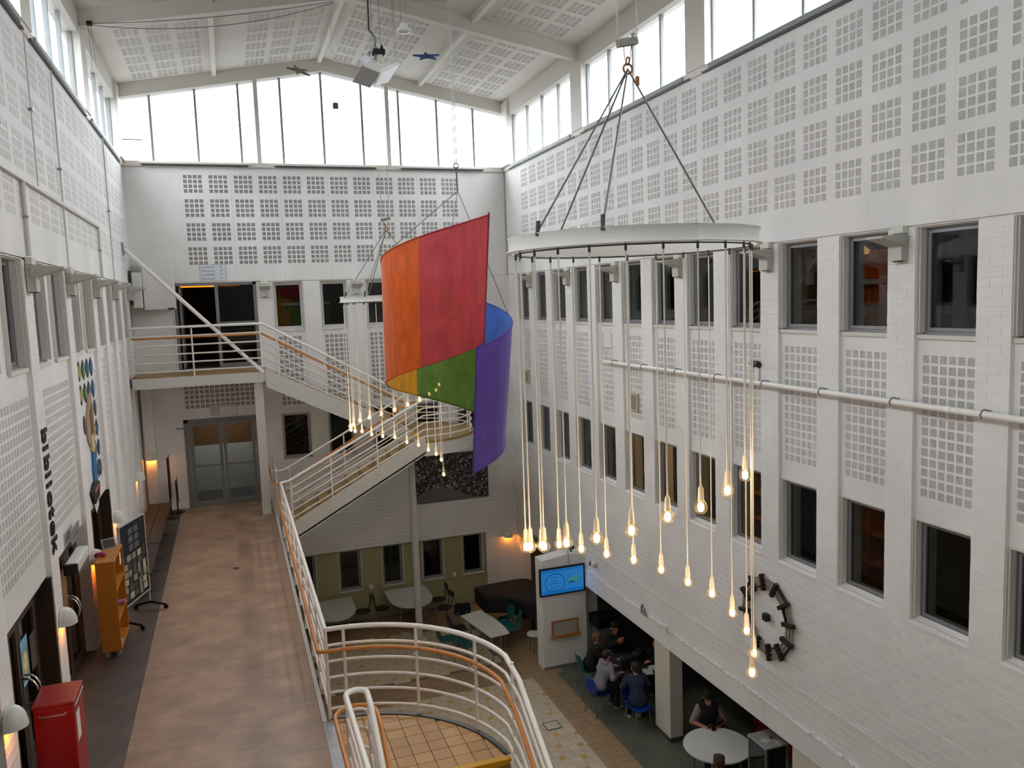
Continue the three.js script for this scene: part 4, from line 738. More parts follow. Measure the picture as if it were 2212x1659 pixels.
{ // round wall piece of dark and pale timber
  const T = thing('wall_decoration', 'large wheel of dark sleepers and pale wooden rails hung on the brick wall', 'wall decoration', [XR - 0.01, 3.47, -9.94], -Math.PI / 2), N = 12, R = 0.57, dk = std(0x1f1c20, 0.6), nv = std(0x20242e, 0.6), pale = std(0x958c80, 0.6);
  for (let i = 0; i < N; i++) {
    const a = i / N * Math.PI * 2 + 0.13, a2 = (i + 1) / N * Math.PI * 2 + 0.13, P = (r, t) => [r * Math.cos(t), r * Math.sin(t)];
    const s = new MB().geo(rbox(0.25, 0.06, 0.07, 0.008), mk(0, 0, 0)); const q = s.build('sleeper', i % 3 ? dk : std(0x2b1a18, 0.6), T); q.position.set(...P(R - 0.04, a), 0.055); q.rotation.z = a + (rnd() - 0.5) * 0.5;
    for (const [r, mt] of [[R - 0.1, i % 3 === 0 ? nv : pale], [R - 0.035, pale], [R + 0.035, i % 3 === 1 ? nv : pale]]) { const [x1, y1] = P(r, a), [x2, y2] = P(r, a2); new MB().beam([x1, y1, 0.03], [x2, y2, 0.03], mt === nv ? 0.045 : 0.03, 0.022).build('rail', mt, T); }
  }
  new MB().geo(rbox(0.11, 0.11, 0.08, 0.012), mk(0, 0, 0.045)).build('hub', dk, T);
}
{ // left wall conduits, back corner boxes
  const cd = thing('cable_tray', 'grey cable tray running level along the left wall below the slotted panels', 'cable tray', [XL, 9.95, -12]); new MB().box(0.004, 0.05, -0.02, 0.02, -4.5, 6).build('tray', M.stringer, cd);
  const vc = (z, y0, y1, l, r = 0.02) => { const T = thing('conduit', l, 'conduit', [XL + 0.03, y0, z]); new MB().bar([0, 0, 0], [0, y1 - y0, 0], r, 8).build('tube', M.stringer, T); new MB().box(-0.028, 0.026, (y1 - y0) * 0.5, (y1 - y0) * 0.5 + 0.03, -0.03, 0.03).build('clip', M.alu, T); };
  vc(-10.75, 9.08, 9.93, 'pale upright conduit between the tray and the nearest left uplight', 0.026); vc(-16.5, 9.05, 9.97, 'pale upright conduit at the far end of the tray on the left wall', 0.022);
  vc(-13.2, 9.06, 11.8, 'thin upright conduit from the tray past the slotted panels to the left clerestory', 0.012); vc(-18.2, 8.9, 11.9, 'grey upright cable from the far left clerestory down to the loudspeaker', 0.015); vc(-11.6, 9.96, 11.83, 'thin upright conduit on the nearest slotted panels of the left wall', 0.01);
  const wb = thing('acoustic_box', 'big white box hung high in the corner beside the upper back doors', 'box', [-1.53, 8.42, ZB + 0.22]); new MB().geo(rbox(0.68, 1.18, 0.42, 0.01), mk(0, 0.6, 0)).build('case', M.wall, wb); new MB().geo(rbox(0.14, 0.05, 0.12, 0.01), mk(0.25, 0.02, 0.24)).build('latch', M.darkGrey, wb);
  const sp = thing('loudspeaker', 'narrow white loudspeaker hanging in the corner by the left wall', 'loudspeaker', [-1.98, 8.45, -20.92]); new MB().geo(rbox(0.19, 0.42, 0.2, 0.012), mk(0, 0.24, 0)).build('lower_case', MD.lampWhite, sp); new MB().geo(rbox(0.2, 0.36, 0.2, 0.012), mk(0.01, 0.68, 0)).build('upper_case', MD.lampWhite, sp); new MB().box(-0.168, -0.094, 0.1, 0.9, -0.03, 0.03).build('bracket', M.darkGrey, sp);
}
{ // signs above the back doors; the print is too small to read
  const scrib = (rows, cols) => canvasTex(512, 340, (c, w, h) => { c.fillStyle = '#c9d0da'; c.fillRect(0, 0, w, h); let s = 7; const r = () => (s = (s * 16807) % 2147483647) / 2147483647; for (let i = 0; i < rows; i++) { const y = 26 + i * h / rows; c.fillStyle = '#dfe4ea'; c.fillRect(14, y - 12, w - 28, h / rows - 16); c.strokeStyle = '#3c4b66'; c.lineWidth = 8; c.beginPath(); for (let x = 34; x < 300; x += 7) c.lineTo(x, y + 22 + (r() - 0.5) * 20); c.stroke(); c.beginPath(); for (let x = 390; x < 450; x += 8) c.lineTo(x, y + 20 + (r() - 0.5) * 26); c.stroke(); } });
  const A = thing('direction_sign', 'pale direction sign with four dark lines above the upper back doors', 'sign', [-0.29, 9.29, ZB + 0.012]); new MB().geo(rbox(0.63, 0.41, 0.02, 0.004)).build('board', std(0xc3c9d2, 0.5), A); for (let i = 0; i < 1; i++) { const [g, m] = printFace(0.6, 0.38, scrib(4)); const q = mesh('print', g, m, A); q.position.z = 0.0115; }
  const B = thing('direction_sign', 'pale paper sign stuck above the lower back doors', 'sign', [-0.28, 5.88, ZB + 0.012]); new MB().geo(rbox(0.62, 0.27, 0.015, 0.003)).build('board', std(0xbfc3c8, 0.6), B); new MB().geo(rbox(0.4, 0.2, 0.006, 0.002), mk(0.1, -0.02, 0.011)).build('sheet', MD.paper, B);
  // large black and white crowd photograph under the half landing
  const crowd = canvasTex(768, 480, (c, w, h) => { c.fillStyle = '#6f6a6c'; c.fillRect(0, 0, w, h); let s = 99; const r = () => (s = (s * 16807) % 2147483647) / 2147483647; for (let i = 0; i < 2600; i++) { const x = r() * w, y = r() * h * (0.84 - 0.16 * Math.sin(x / w * 5)); const v = r(), g = v < 0.62 ? 22 + 40 * r() : 80 + 110 * r(); c.fillStyle = `rgb(${g | 0},${g * 0.96 | 0},${g * 0.98 | 0})`; c.beginPath(); c.ellipse(x, y, 5 + 8 * r(), 7 + 11 * r(), r(), 0, 7); c.fill(); } });
  const C = thing('wall_picture', 'large black and white photograph of a crowd on the back wall', 'picture', [5.54, 3.53, ZB + 0.01]); new MB().geo(rbox(2.1, 1.34, 0.02, 0.004)).build('board', M.darkGrey, C); const [g, m] = printFace(2.07, 1.31, crowd); const q = mesh('print', g, m, C); q.position.z = 0.0112;
}
{ // white sockets on the olive ledge
  const s = thing('wall_socket', 'small white socket on the olive ledge left of the pole', 'socket', [3.16, 0.66, ZB - 0.05]); new MB().geo(rbox(0.1, 0.12, 0.05, 0.01), mk(0, 0.06, 0)).build('plate', MD.lampWhite, s); dup(s, [5.5, 0.66, ZB - 0.05], 0, 'small white socket on the olive ledge right of the pole');
}
{ // dark door in the far right corner of the ground floor
  const D = door([XR, G0, -19.75], -Math.PI / 2); new MB().box(-0.6, 0.6, 0, 2.15, 0.0, 0.03).build('door_frame', MD.greyFrame, D); new MB().box(-0.53, 0.53, 0, 2.08, 0.03, 0.045).build('door_leaf', std(0x2b2422, 0.5), D);
}
// ---------- things hanging in the hall ----------
const MH = {
  ring: std(0xe9e8e2, 0.45), cord: std(0xe3ded6, 0.6), socket: new THREE.MeshPhysicalMaterial({ color: 0xe9e2d4, roughness: 0.25, transmission: 0.35, thickness: 0 }),
  bulbGlass: new THREE.MeshPhysicalMaterial({ color: 0xfff2da, roughness: 0.08, transmission: 1, thickness: 0, ior: 1.45, emissive: 0xffb45a, emissiveIntensity: 0.8 }),
  filament: std(0xfff0d0, 0.5, { emissive: 0xffdf9e, emissiveIntensity: 16 }), rust: std(0x9a6a34, 0.6), darkSteel: std(0x55585a, 0.4, { metalness: 0.6 }),
};
function chandelier(label, x, z, ringY, r, phase, step, ys, hookY, topY) {
  const T = thing('chandelier', label, 'chandelier', [x, ringY, z]);
  // ring band: thin upright hoop with a small lower flange
  const R = r + 0.045, prof = [[R - 0.012, -0.05], [R + 0.022, -0.05], [R + 0.022, -0.042], [R, -0.038], [R, 0.038], [R + 0.012, 0.05], [R - 0.012, 0.05], [R - 0.012, -0.05]];
  const g = new THREE.LatheGeometry(prof.map((q) => new THREE.Vector2(...q)), 96); g.computeVertexNormals(); mesh('ring', g, std(0xe9e8e2, 0.45, both), T);
  const under = new MB(); for (let i = 0; i < 23; i++) { const a = phase + step * i, b = a + step; under.bar([r * Math.cos(a), -0.055, -r * Math.sin(a)], [r * Math.cos(b), -0.055, -r * Math.sin(b)], 0.006, 6); } under.build('cable_loop', MH.darkSteel, T, 'stuff');
  const hang = [0.19, 1.85, -2.81, -2.25].map((a) => [R * Math.cos(a), 0.05, -R * Math.sin(a)]);
  hang.forEach((p, i) => { const apex = [0, hookY - ringY, 0]; new MB().bar(p, apex, 0.007, 6).build('suspension_wire', M.wire, T); new MB().bar([p[0], 0.03, p[2]], [p[0] * 0.985, 0.12, p[2] * 0.985], 0.014, 8).build('turnbuckle', MH.darkSteel, T); });
  const k = new MB(); k.geo(new THREE.TorusGeometry(0.032, 0.008, 8, 16), mk(0, hookY - ringY + 0.0, 0)).geo(new THREE.TorusGeometry(0.024, 0.007, 8, 16), mk(0, hookY - ringY + 0.05, 0, 0, Math.PI / 2)); k.build('hook', MH.rust, T);
  new MB().geo(rbox(0.17, 0.05, 0.05, 0.006), mk(0, hookY - ringY + 0.17, 0, 0, 0.3, 0.25)).build('hoist_block', std(0x8b8578, 0.6), T); for (const s of [-1, 1]) new MB().bar([0.02 * s, hookY - ringY + 0.06, 0], [0.03 * s, hookY - ringY + 0.16, 0], 0.004, 6).build('link', MH.rust, T);
  for (const s of [-1, 1]) new MB().bar([0.06 * s, hookY - ringY + 0.17 + 0.015 * s, 0.02 * s], [0.06 * s, topY - ringY, 0.02 * s], 0.004, 6).build('cable', M.wire, T);
  new MB().geo(new THREE.CapsuleGeometry(0.014, 0.04, 4, 10), mk(0.06, hookY - ringY - 0.08, 0.02)).build('weight', MH.rust, T);
  const sg = new MB().lathe([[0.0, 0.145], [0.006, 0.145], [0.0085, 0.128], [0.0155, 0.118], [0.0195, 0.05], [0.0185, 0.035], [0, 0.035]], 14).geometry();
  const bg = new THREE.LatheGeometry([[0.0, -0.043], [0.019, -0.039], [0.036, -0.023], [0.042, 0.0], [0.037, 0.019], [0.026, 0.034], [0.0195, 0.045]].map((q) => new THREE.Vector2(...q)), 20);
  const fg = new THREE.CapsuleGeometry(0.019, 0.02, 4, 12);
  ys.forEach((y, i) => {
    const a = phase + step * i, P = sub('pendant', T, [r * Math.cos(a), y - ringY, -r * Math.sin(a)]);
    new MB().bar([0, 0.145, 0], [0, ringY - y - 0.045, 0], 0.0055, 6).build('cord', MH.cord, P);
    mesh('socket', sg, MH.socket, P); mesh('bulb', bg, MH.bulbGlass, P); mesh('filament', fg, MH.filament, P);
    const l = new THREE.PointLight(0xffdcb0, 0.2, 0, 2); l.castShadow = true; l.position.set(0, -0.002, 0); P.add(l);
    new MB().bar([0, ringY - y - 0.09, 0], [0, ringY - y - 0.045, 0], 0.009, 6).build('grip', MH.darkSteel, P);
  });
  return T;
}
chandelier('large near ring chandelier of bare bulbs hanging in a falling spiral', 2.6, -4.967, 8.735, 0.783, -0.816, 0.278, [5.85, 5.89, 5.96, 6.01, 6.09, 6.13, 6.2, 6.27, 6.33, 6.4, 6.48, 6.53, 6.58, 6.65, 6.72, 6.78, 6.85, 6.91, 6.97, 7.05, 7.09, 7.16, 7.22], 9.87, 14.2);
chandelier('far ring chandelier of bare bulbs hanging in front of the stairs, behind the rainbow flag', 2.6, -13.765, 8.47, 0.779, -0.25, 0.28, [5.38, 5.6, 5.67, 5.72, 5.8, 5.85, 5.95, 5.99, 6.05, 6.14, 6.18, 6.24, 6.33, 6.39, 6.48, 6.54, 6.6, 6.66, 6.73, 6.79, 6.86, 6.9, 6.97], 9.62, 14.25);
{ // rainbow cloth hung as one turn of a spiral
  const X = 2.5555, Z = -9.7375, T = thing('rainbow_flag', 'rainbow flag hung as a curling spiral of six coloured stripes', 'flag', [X, 8, Z]);
  const t0 = 63.7, st = 62.98, H = 1.4785, cols = [0xe04c56, 0xfb6c1c, 0xffba14, 0x72a840, 0x4280f0, 0x7254c0], names = ['red', 'orange', 'yellow', 'green', 'blue', 'purple'];
  const weave = dataTex(256, 256, (x, y) => { const v = 0.9 + 0.2 * (fbm(x * 20, y * 5, 20, 5, 4) - 0.5) + 0.05 * Math.sin(y * 256 * 1.6); return [v, v, v]; }, true, [1, 1]);
  const P = (n, d) => { const a = (t0 + st * n) * Math.PI / 180, dy = d * H, rip = 0.007 * Math.sin(n * 9 + d * 3) * (0.3 + d), r = 0.788 - 0.0444 * dy + rip, x = r * Math.cos(a), z = r * Math.sin(a); return [x - 0.0514 * dy, 9.3851 - 0.2533 * n - 0.0102 * x - 0.033 * z - dy - 8, z]; };
  for (let k = 0; k < 6; k++) {
    const g = new THREE.BufferGeometry(), p = [], uv = [], ix = [], NA = 22, ND = 26;
    for (let j = 0; j <= ND; j++) for (let i = 0; i <= NA; i++) { p.push(...P(k + i / NA, j / ND)); uv.push((k + i / NA) * 0.8, j / ND * H); }
    for (let j = 0; j < ND; j++) for (let i = 0; i < NA; i++) { const a = j * (NA + 1) + i; ix.push(a, a + 1, a + NA + 2, a, a + NA + 2, a + NA + 1); }
    g.setAttribute('position', new THREE.Float32BufferAttribute(p, 3)); g.setAttribute('uv', new THREE.Float32BufferAttribute(uv, 2)); g.setIndex(ix); g.computeVertexNormals();
    mesh('stripe', g, new THREE.MeshPhysicalMaterial({ color: cols[k], map: weave, roughness: 0.95, transmission: 0.3, thickness: 0, side: THREE.DoubleSide, opacity: 0.97, transparent: true }), T).userData.label = `${names[k]} stripe`;
    const hem = (d) => new MB().pipe(Array.from({ length: 13 }, (_, i) => P(k + i / 12, d)), 0.009, 6).build('hem', std(new THREE.Color(cols[k]).multiplyScalar(0.6), 0.9), T); hem(0); hem(1);
  }
  new MB().pipe([P(0, -0.012), P(0, 1.0)], 0.012, 8).build('end_rod', std(0x8c2a36, 0.7), T); new MB().geo(new THREE.SphereGeometry(0.016, 10, 8), mk(...P(0, -0.02))).build('rod_tip', std(0xb9b48a, 0.5), T); new MB().pipe([P(6, 0), P(6, 1.0)], 0.01, 8).build('end_rod', std(0x4a3388, 0.8), T);
  const hook = [0.17, 2.02, 0]; for (const n of [0.55, 1.6, 4.7]) new MB().bar(P(n, 0), [0.19, 1.72, 0], 0.005, 6).build('suspension_wire', M.wire, T);
  new MB().bar([0.19, 1.7, 0], [0.18, 2.0, 0], 0.008, 6).geo(new THREE.TorusGeometry(0.03, 0.007, 6, 14), mk(0.18, 2.02, 0)).build('hook', MH.darkSteel, T); for (const s of [-1, 1]) new MB().bar([0.18 + 0.012 * s, 2.02, 0], [0.18 + 0.012 * s, 6.42, 0], 0.005, 6).build('cable', M.wire, T);
}
{ // light fitting with white reflector boards under the ceiling
  const T = thing('reflector_light', 'white reflector boards and black lamp hanging on a pole below the ceiling', 'light fitting', [2.12, 11.55, -11.74]);
  const brd = (nm, q, mat) => { const P = q.map((p) => V(p[0] - 2.12, p[1] - 11.55, p[2] + 11.74)), n = P[1].clone().sub(P[0]).cross(P[3].clone().sub(P[0])).normalize().multiplyScalar(0.012), m = new MB(), A = P.map((p) => p.clone().add(n).toArray()), B = P.map((p) => p.clone().sub(n).toArray()); m.quad(...A).quad(B[3], B[2], B[1], B[0]); for (let i = 0; i < 4; i++) { const j = (i + 1) % 4; m.quad(A[i], B[i], B[j], A[j]); } m.build(nm, mat, T); };
  brd('grey_board', [[1.97, 11.66, -11.6], [2.21, 11.57, -11.6], [2.09, 11.4, -11.72], [1.85, 11.47, -11.72]], std(0x8f8e8c, 0.6)); brd('top_board', [[1.99, 11.69, -11.62], [2.21, 11.6, -11.62], [2.56, 11.84, -11.95], [2.22, 11.81, -11.95]], MD.lampWhite);
  brd('reflector_board', [[2.24, 11.59, -11.6], [2.58, 11.83, -11.97], [2.38, 11.54, -11.9], [2.17, 11.43, -11.66]], std(0xf4f6fb, 0.35)); brd('side_board', [[2.01, 11.8, -11.72], [2.14, 11.96, -11.85], [2.17, 11.87, -11.9], [2.05, 11.72, -11.76]], std(0xdfe3f2, 0.4));
  new MB().geo(rbox(0.17, 0.07, 0.14, 0.01), mk(0.13, 0.36, -0.05)).geo(new THREE.ConeGeometry(0.04, 0.09, 10), mk(0.09, 0.42, -0.05)).geo(new THREE.ConeGeometry(0.04, 0.11, 10), mk(0.18, 0.43, -0.05)).build('lamp_head', M.black, T); new MB().geo(rbox(0.08, 0.14, 0.08, 0.01), mk(0.14, 0.27, -0.05)).build('lamp_neck', std(0xcac6b4, 0.5), T);
  new MB().pipe([[0.08, 0.25, -0.03], [0.08, 0.54, 0], [0.0, 0.64, 0], [0.02, 2.5, 0]], 0.014, 8).build('pole', MH.darkSteel, T); for (const [x, z] of [[0.03, -0.12], [0.42, -0.23], [0.39, -0.2]]) new MB().bar([x, 0.3, z], [x - 0.02, 2.5, z], 0.003, 5).build('wire', M.wire, T);
  const C = thing('pendant_can', 'small white can light hanging on wires under the ceiling', 'light', [2.62, 12.2, -11.74]); new MB().lathe([[0, 0.12], [0.05, 0.12], [0.06, 0.07], [0.06, 0.04], [0.1, 0.035], [0.105, 0.0], [0.05, -0.005], [0.04, 0.02], [0, 0.02]], 20).build('can', MD.lampWhite, C); for (const s of [-1, 1]) new MB().bar([0.04 * s, 0.12, 0], [0.03 * s, 2.1, 0], 0.003, 5).build('wire', M.wire, C);
  const Wt = thing('hanging_weight', 'small dark weight on a thin wire before the gable window', 'weight', [1.6, 11.14, -11.74]); new MB().geo(rbox(0.075, 0.075, 0.06, 0.008)).build('block', M.darkGrey, Wt); new MB().bar([0, 0.03, 0], [0.0, 2.7, 0], 0.0025, 5).build('wire', M.wire, Wt); new MB().geo(new THREE.TorusGeometry(0.02, 0.005, 6, 12), mk(0, 0.06, 0)).build('eye', M.wire, Wt);
}
{ // stars and the slack cable under the ceiling
  const star = (name, label, p, R, r, col, rot) => { const T = thing(name, label, 'star', p); const s = Array.from({ length: 10 }, (_, i) => { const a = Math.PI / 2 + i * Math.PI / 5, q = i % 2 ? r : R; return [q * Math.cos(a), q * Math.sin(a)]; }); const q = new MB().poly(s, -0.02, 0.02, 0.008).build('star_body', std(col, 0.6), T); q.rotation.set(...rot); new MB().bar([0, 0, 0], [0, roofY(p[0]) - p[1] - 0.02, 0], 0.002, 5).build('thread', M.wire, T); };
  star('paper_star', 'brown hanging star at the top of the back gable', [1.99, 14.0, -20.6], 0.3, 0.1, 0x77695a, [-0.95, 0.2, 0.35]); star('paper_star', 'blue hanging star under the right slope of the ceiling', [4.37, 13.6, -17.5], 0.3, 0.1, 0x315f9e, [-1.05, -0.1, -0.1]);
  const T = thing('slack_cable', 'thin dark cable sagging under the left slope of the ceiling from a black block', 'cable', [-1.95, 13.43, -16.3]); new MB().geo(rbox(0.09, 0.08, 0.07, 0.01)).build('block', M.black, T);
  for (const [dy, z, sag] of [[0.0, 0, 0.12], [-0.04, 0.05, 0.32]]) new MB().pipe(Array.from({ length: 15 }, (_, i) => { const t = i / 14; return [t * 4.25, dy + t * 0.72 - sag * 4 * t * (1 - t) * 0.7, z]; }), 0.006, 5).build('cable', MH.darkSteel, T); for (const s of [-1, 1]) new MB().bar([0.02 * s, -0.02, 0], [0.03 * s + 0.02, -0.75, 0], 0.003, 5).build('loose_end', MH.darkSteel, T);
  const O = thing('window_opener', 'small white opener arm on the left corner post of the gable', 'opener', [-1.85, 12.42, ZB + 0.163]); new MB().geo(rbox(0.42, 0.03, 0.04, 0.008)).build('arm', std(0xb9b4a4, 0.5), O);
  const O2 = thing('window_opener', 'white opener arm at the foot of the farthest right clerestory window', 'opener', [XR - 0.1, 12.06, -19.4]); new MB().geo(rbox(0.04, 0.03, 0.5, 0.008)).build('arm', MD.lampWhite, O2); new MB().geo(rbox(0.05, 0.06, 0.08, 0.008), mk(0.05, -0.03, 0.2)).build('bracket', MD.lampWhite, O2);
}
// ---------- gallery furniture ----------
{
  const B = thing('return_bin', 'red wheeled book return bin standing by the nearest library door', 'bin', [-1.94, L1, -9.16], Math.PI / 2), red = std(0xa3141a, 0.38);
  const w = 0.5, d = 0.37, h0 = 0.09, h1 = 1.0;
  new MB().geo(rbox(w, h1 - h0, d, 0.012), mk(0, (h0 + h1) / 2, 0)).build('body', red, B); new MB().geo(rbox(w + 0.02, 0.035, d + 0.02, 0.012), mk(0, h1 + 0.02, 0)).build('lid', red, B);
  new MB().geo(rbox(w - 0.06, 0.02, 0.012, 0.004), mk(0, h1 - 0.02, d / 2 + 0.012)).build('slot_rim', std(0xbfb9b6, 0.4), B);
  new MB().pipe([[-w / 2, 0.93, -0.13], [-w / 2 - 0.04, 0.93, -0.12], [-w / 2 - 0.04, 0.93, 0.1], [-w / 2, 0.93, 0.11]], 0.01, 8).build('push_handle', std(0xb98c8c, 0.4), B); new MB().geo(rbox(0.16, 0.3, 0.004, 0.001), mk(-0.1, 0.72, d / 2 + 0.003)).build('label_sheet', MD.paper, B);
  for (const x of [-1, 1]) for (const z of [-1, 1]) { const c = new MB().geo(new THREE.CylinderGeometry(0.04, 0.04, 0.028, 14), mk(x * (w / 2 - 0.05), 0.04, z * (d / 2 - 0.04), 0, 0, Math.PI / 2)).geo(rbox(0.05, 0.05, 0.05, 0.006), mk(x * (w / 2 - 0.05), 0.075, z * (d / 2 - 0.04))); c.build('caster', M.black, B); }
}
{
  const wood = std(0xc07a24, 0.45, { map: mottleTex }), B = thing('bookshelf', 'orange wooden wheeled bookshelf with three open compartments on the gallery', 'bookshelf', [-1.9, L1, -12.93], Math.PI / 2), W = 0.92, D = 0.25, H = 1.42, y0 = 0.1;
  const P = (n, x0, x1, a, b, c, d) => new MB().geo(rbox(x1 - x0, b - a, d - c, 0.005), mk((x0 + x1) / 2, (a + b) / 2, (c + d) / 2)).build(n, wood, B);
  P('side_panel', -W / 2, -W / 2 + 0.022, y0, H, -D / 2, D / 2); P('side_panel', W / 2 - 0.022, W / 2, y0, H, -D / 2, D / 2); P('back_panel', -W / 2 + 0.022, W / 2 - 0.022, y0, H - 0.022, -D / 2, -D / 2 + 0.012); P('top_panel', -W / 2 + 0.022, W / 2 - 0.022, H - 0.022, H, -D / 2, D / 2);
  for (const y of [y0, y0 + 0.43, y0 + 0.87]) P('shelf', -W / 2 + 0.022, W / 2 - 0.022, y, y + 0.022, -D / 2 + 0.012, D / 2);
  for (const x of [-1, 1]) for (const z of [-1, 1]) new MB().geo(new THREE.CylinderGeometry(0.035, 0.035, 0.025, 14), mk(x * (W / 2 - 0.08), 0.035, z * (D / 2 - 0.05), 0, 0, Math.PI / 2)).geo(rbox(0.04, 0.05, 0.04, 0.005), mk(x * (W / 2 - 0.08), 0.075, z * (D / 2 - 0.05))).build('caster', std(0x9a9c9a, 0.4), B);
  new MB().geo(rbox(0.13, 0.17, 0.004, 0.001), mk(0.1, H - 0.12, D / 2 + 0.003)).build('price_card', MD.paper, B);
  const item = (n, l, c, p, g, col) => { const T = thing(n, l, c, p); new MB().geo(g).build('cover', std(col, 0.6), T); };
  item('book', 'small purple and white book lying on the middle shelf of the orange bookshelf', 'book', [-1.85, L1 + 0.58, -13.2], rbox(0.16, 0.05, 0.12, 0.004), 0xa5709a); item('booklet', 'yellow and white booklet leaning in the middle compartment of the orange bookshelf', 'booklet', [-1.85, L1 + 0.62, -12.6], rbox(0.1, 0.13, 0.02, 0.004), 0xc9ae48); item('booklet', 'pink white leaflet at the bottom of the orange bookshelf', 'booklet', [-1.84, L1 + 0.16, -12.68], rbox(0.1, 0.07, 0.1, 0.006), 0xc9a49a);
  const S = thing('tablet_sign', 'grey framed sign leaning on top of the orange bookshelf', 'sign', [-1.92, L1 + H, -13.12], 0.5); const f = new MB().geo(rbox(0.2, 0.16, 0.012, 0.01)).build('frame', std(0x8f9094, 0.4), S); f.position.set(0, 0.1, 0); f.rotation.x = -0.5; const p = new MB().geo(rbox(0.16, 0.12, 0.004, 0.001), mk(0, 0, 0.008)).build('picture', std(0x2a2b31, 0.5), S); p.position.set(0, 0.1, 0); p.rotation.x = -0.5;
  const h = thing('gift_bow', 'small pink paper bow behind the sign on top of the orange bookshelf', 'bow', [-2.0, L1 + H, -12.8]); new MB().geo(new THREE.SphereGeometry(0.05, 12, 8), mk(-0.03, 0.035, 0, 0, 0, 0.4, [1, 0.65, 0.7])).geo(new THREE.SphereGeometry(0.05, 12, 8), mk(0.04, 0.035, 0, 0, 0, -0.4, [1, 0.65, 0.7])).build('loops', std(0xb5366f, 0.6), h);
}
{ // display board with pinned pictures on castors
  const A = V(-1.83, 0, -13.55), C = V(-1.555, 0, -14.36), dir = C.clone().sub(A), w = dir.length(), turn = Math.atan2(dir.x, dir.z) - Math.PI / 2;
  const T = thing('display_board', 'black felt display board full of pinned pictures on black wheeled feet', 'display board', [-1.692, L1, -13.955], turn), B = sub('board', T, [0, 0.36, 0]);
  const h = 1.26, fr = std(0xb4b6ba, 0.4), z = 0.012;
  new MB().box(-w / 2, w / 2, 0, h, -0.012, 0.0).build('felt', std(0x1c1f27, 0.95), B); for (const [a, b, c, d] of [[-w / 2 - 0.02, -w / 2, -0.02, h + 0.02], [w / 2, w / 2 + 0.02, -0.02, h + 0.02], [-w / 2, w / 2, -0.02, 0], [-w / 2, w / 2, h, h + 0.02]]) new MB().box(a, b, c, d, -0.02, 0.012).build('frame', fr, B);
  const pic = (x, y, pw_, ph, col, rz = 0) => { const q = new MB().geo(rbox(pw_, ph, 0.004, 0.001)).build('picture', std(col, 0.8), B); q.position.set(x, y, 0.004); q.rotation.z = rz; };
  for (let j = 0; j < 3; j++) for (let i = 0; i < 2; i++) pic(-0.08 + i * 0.19, h - 0.14 - j * 0.13, 0.15, 0.1, 0x5a5d66, 0.1);
  let s = 5; for (let j = 0; j < 6; j++) for (let i = 0; i < 5; i++) { const k = rnd(); pic(-w / 2 + 0.1 + i * 0.16 + (rnd() - 0.5) * 0.04, h - 0.55 - j * 0.12, k < 0.35 ? 0.1 : 0.13, k < 0.35 ? 0.16 : 0.1, [0x9a9484, 0x3b3a3b, 0xb8b09c, 0x57524d, 0x2a2a2c, 0x8b867b][Math.floor(rnd() * 6)], (rnd() - 0.5) * 0.16); }
  for (const x of [-w / 2 - 0.01, w / 2 + 0.01]) { new MB().bar([x, 0.12, -0.01], [x, 0.52, -0.01], 0.014, 8).build('leg', fr, T); const F = sub('foot', T, [x, 0, 0]); new MB().pipe([[0, 0.07, -0.25], [0, 0.13, 0], [0, 0.07, 0.25]], 0.02, 8).build('foot_bar', M.black, F); for (const q of [-0.25, 0.25]) new MB().geo(new THREE.CylinderGeometry(0.035, 0.035, 0.03, 12), mk(0, 0.035, q, 0, 0, Math.PI / 2)).build('caster', M.black, F); }
}
{ // dark benches along the wall, stand signs
  const top = std(0x1f1c1b, 0.6, { map: mottleTex });
  const bench = (label, z, len) => { const T = thing('bench', label, 'bench', [-1.81, L1, z], 0, 'dark benches along the left wall'); new MB().geo(rbox(0.25, 0.05, len, 0.01), mk(-0.13, 0.43, 0)).geo(rbox(0.25, 0.05, len, 0.01), mk(0.125, 0.43, 0)).build('seat', top, T); for (const e of [-len / 2 + 0.35, len / 2 - 0.35]) new MB().pipe([[-0.17, 0.4, e], [-0.17, 0.02, e - 0.06], [-0.17, 0.02, e + 0.06]].slice(0, 1).concat([[-0.17, 0.018, e], [0.33, 0.018, e], [0.22, 0.4, e]]), 0.018, 8).build('leg', M.black, T); return T; };
  bench('dark long bench nearest the display board on the gallery', -15.85, 1.9); bench('dark long bench in the middle of the row along the left wall', -17.8, 1.9); bench('dark long bench at the far end of the row by the back wall', -19.55, 1.6);
  const stand = (label, p, h, bh, turn) => { const T = thing('stand_sign', label, 'sign', p, turn); new MB().lathe([[0, 0], [0.16, 0], [0.16, 0.02], [0.03, 0.035], [0.018, 0.06], [0.018, h], [0, h]], 20).build('base', M.black, T); new MB().geo(rbox(0.42, bh, 0.02, 0.004), mk(0, h - bh / 2 + 0.05, 0.03)).build('panel', std(0x3a4152, 0.6), T); };
  stand('tall dark sign stand with round black base in the back corner of the gallery', [-1.62, L1, -20.7], 1.45, 1.0, 1.62); stand('low dark sign stand with round black base beside the tall one', [-1.5, L1, -21.15], 0.8, 0.55, 1.64);
}
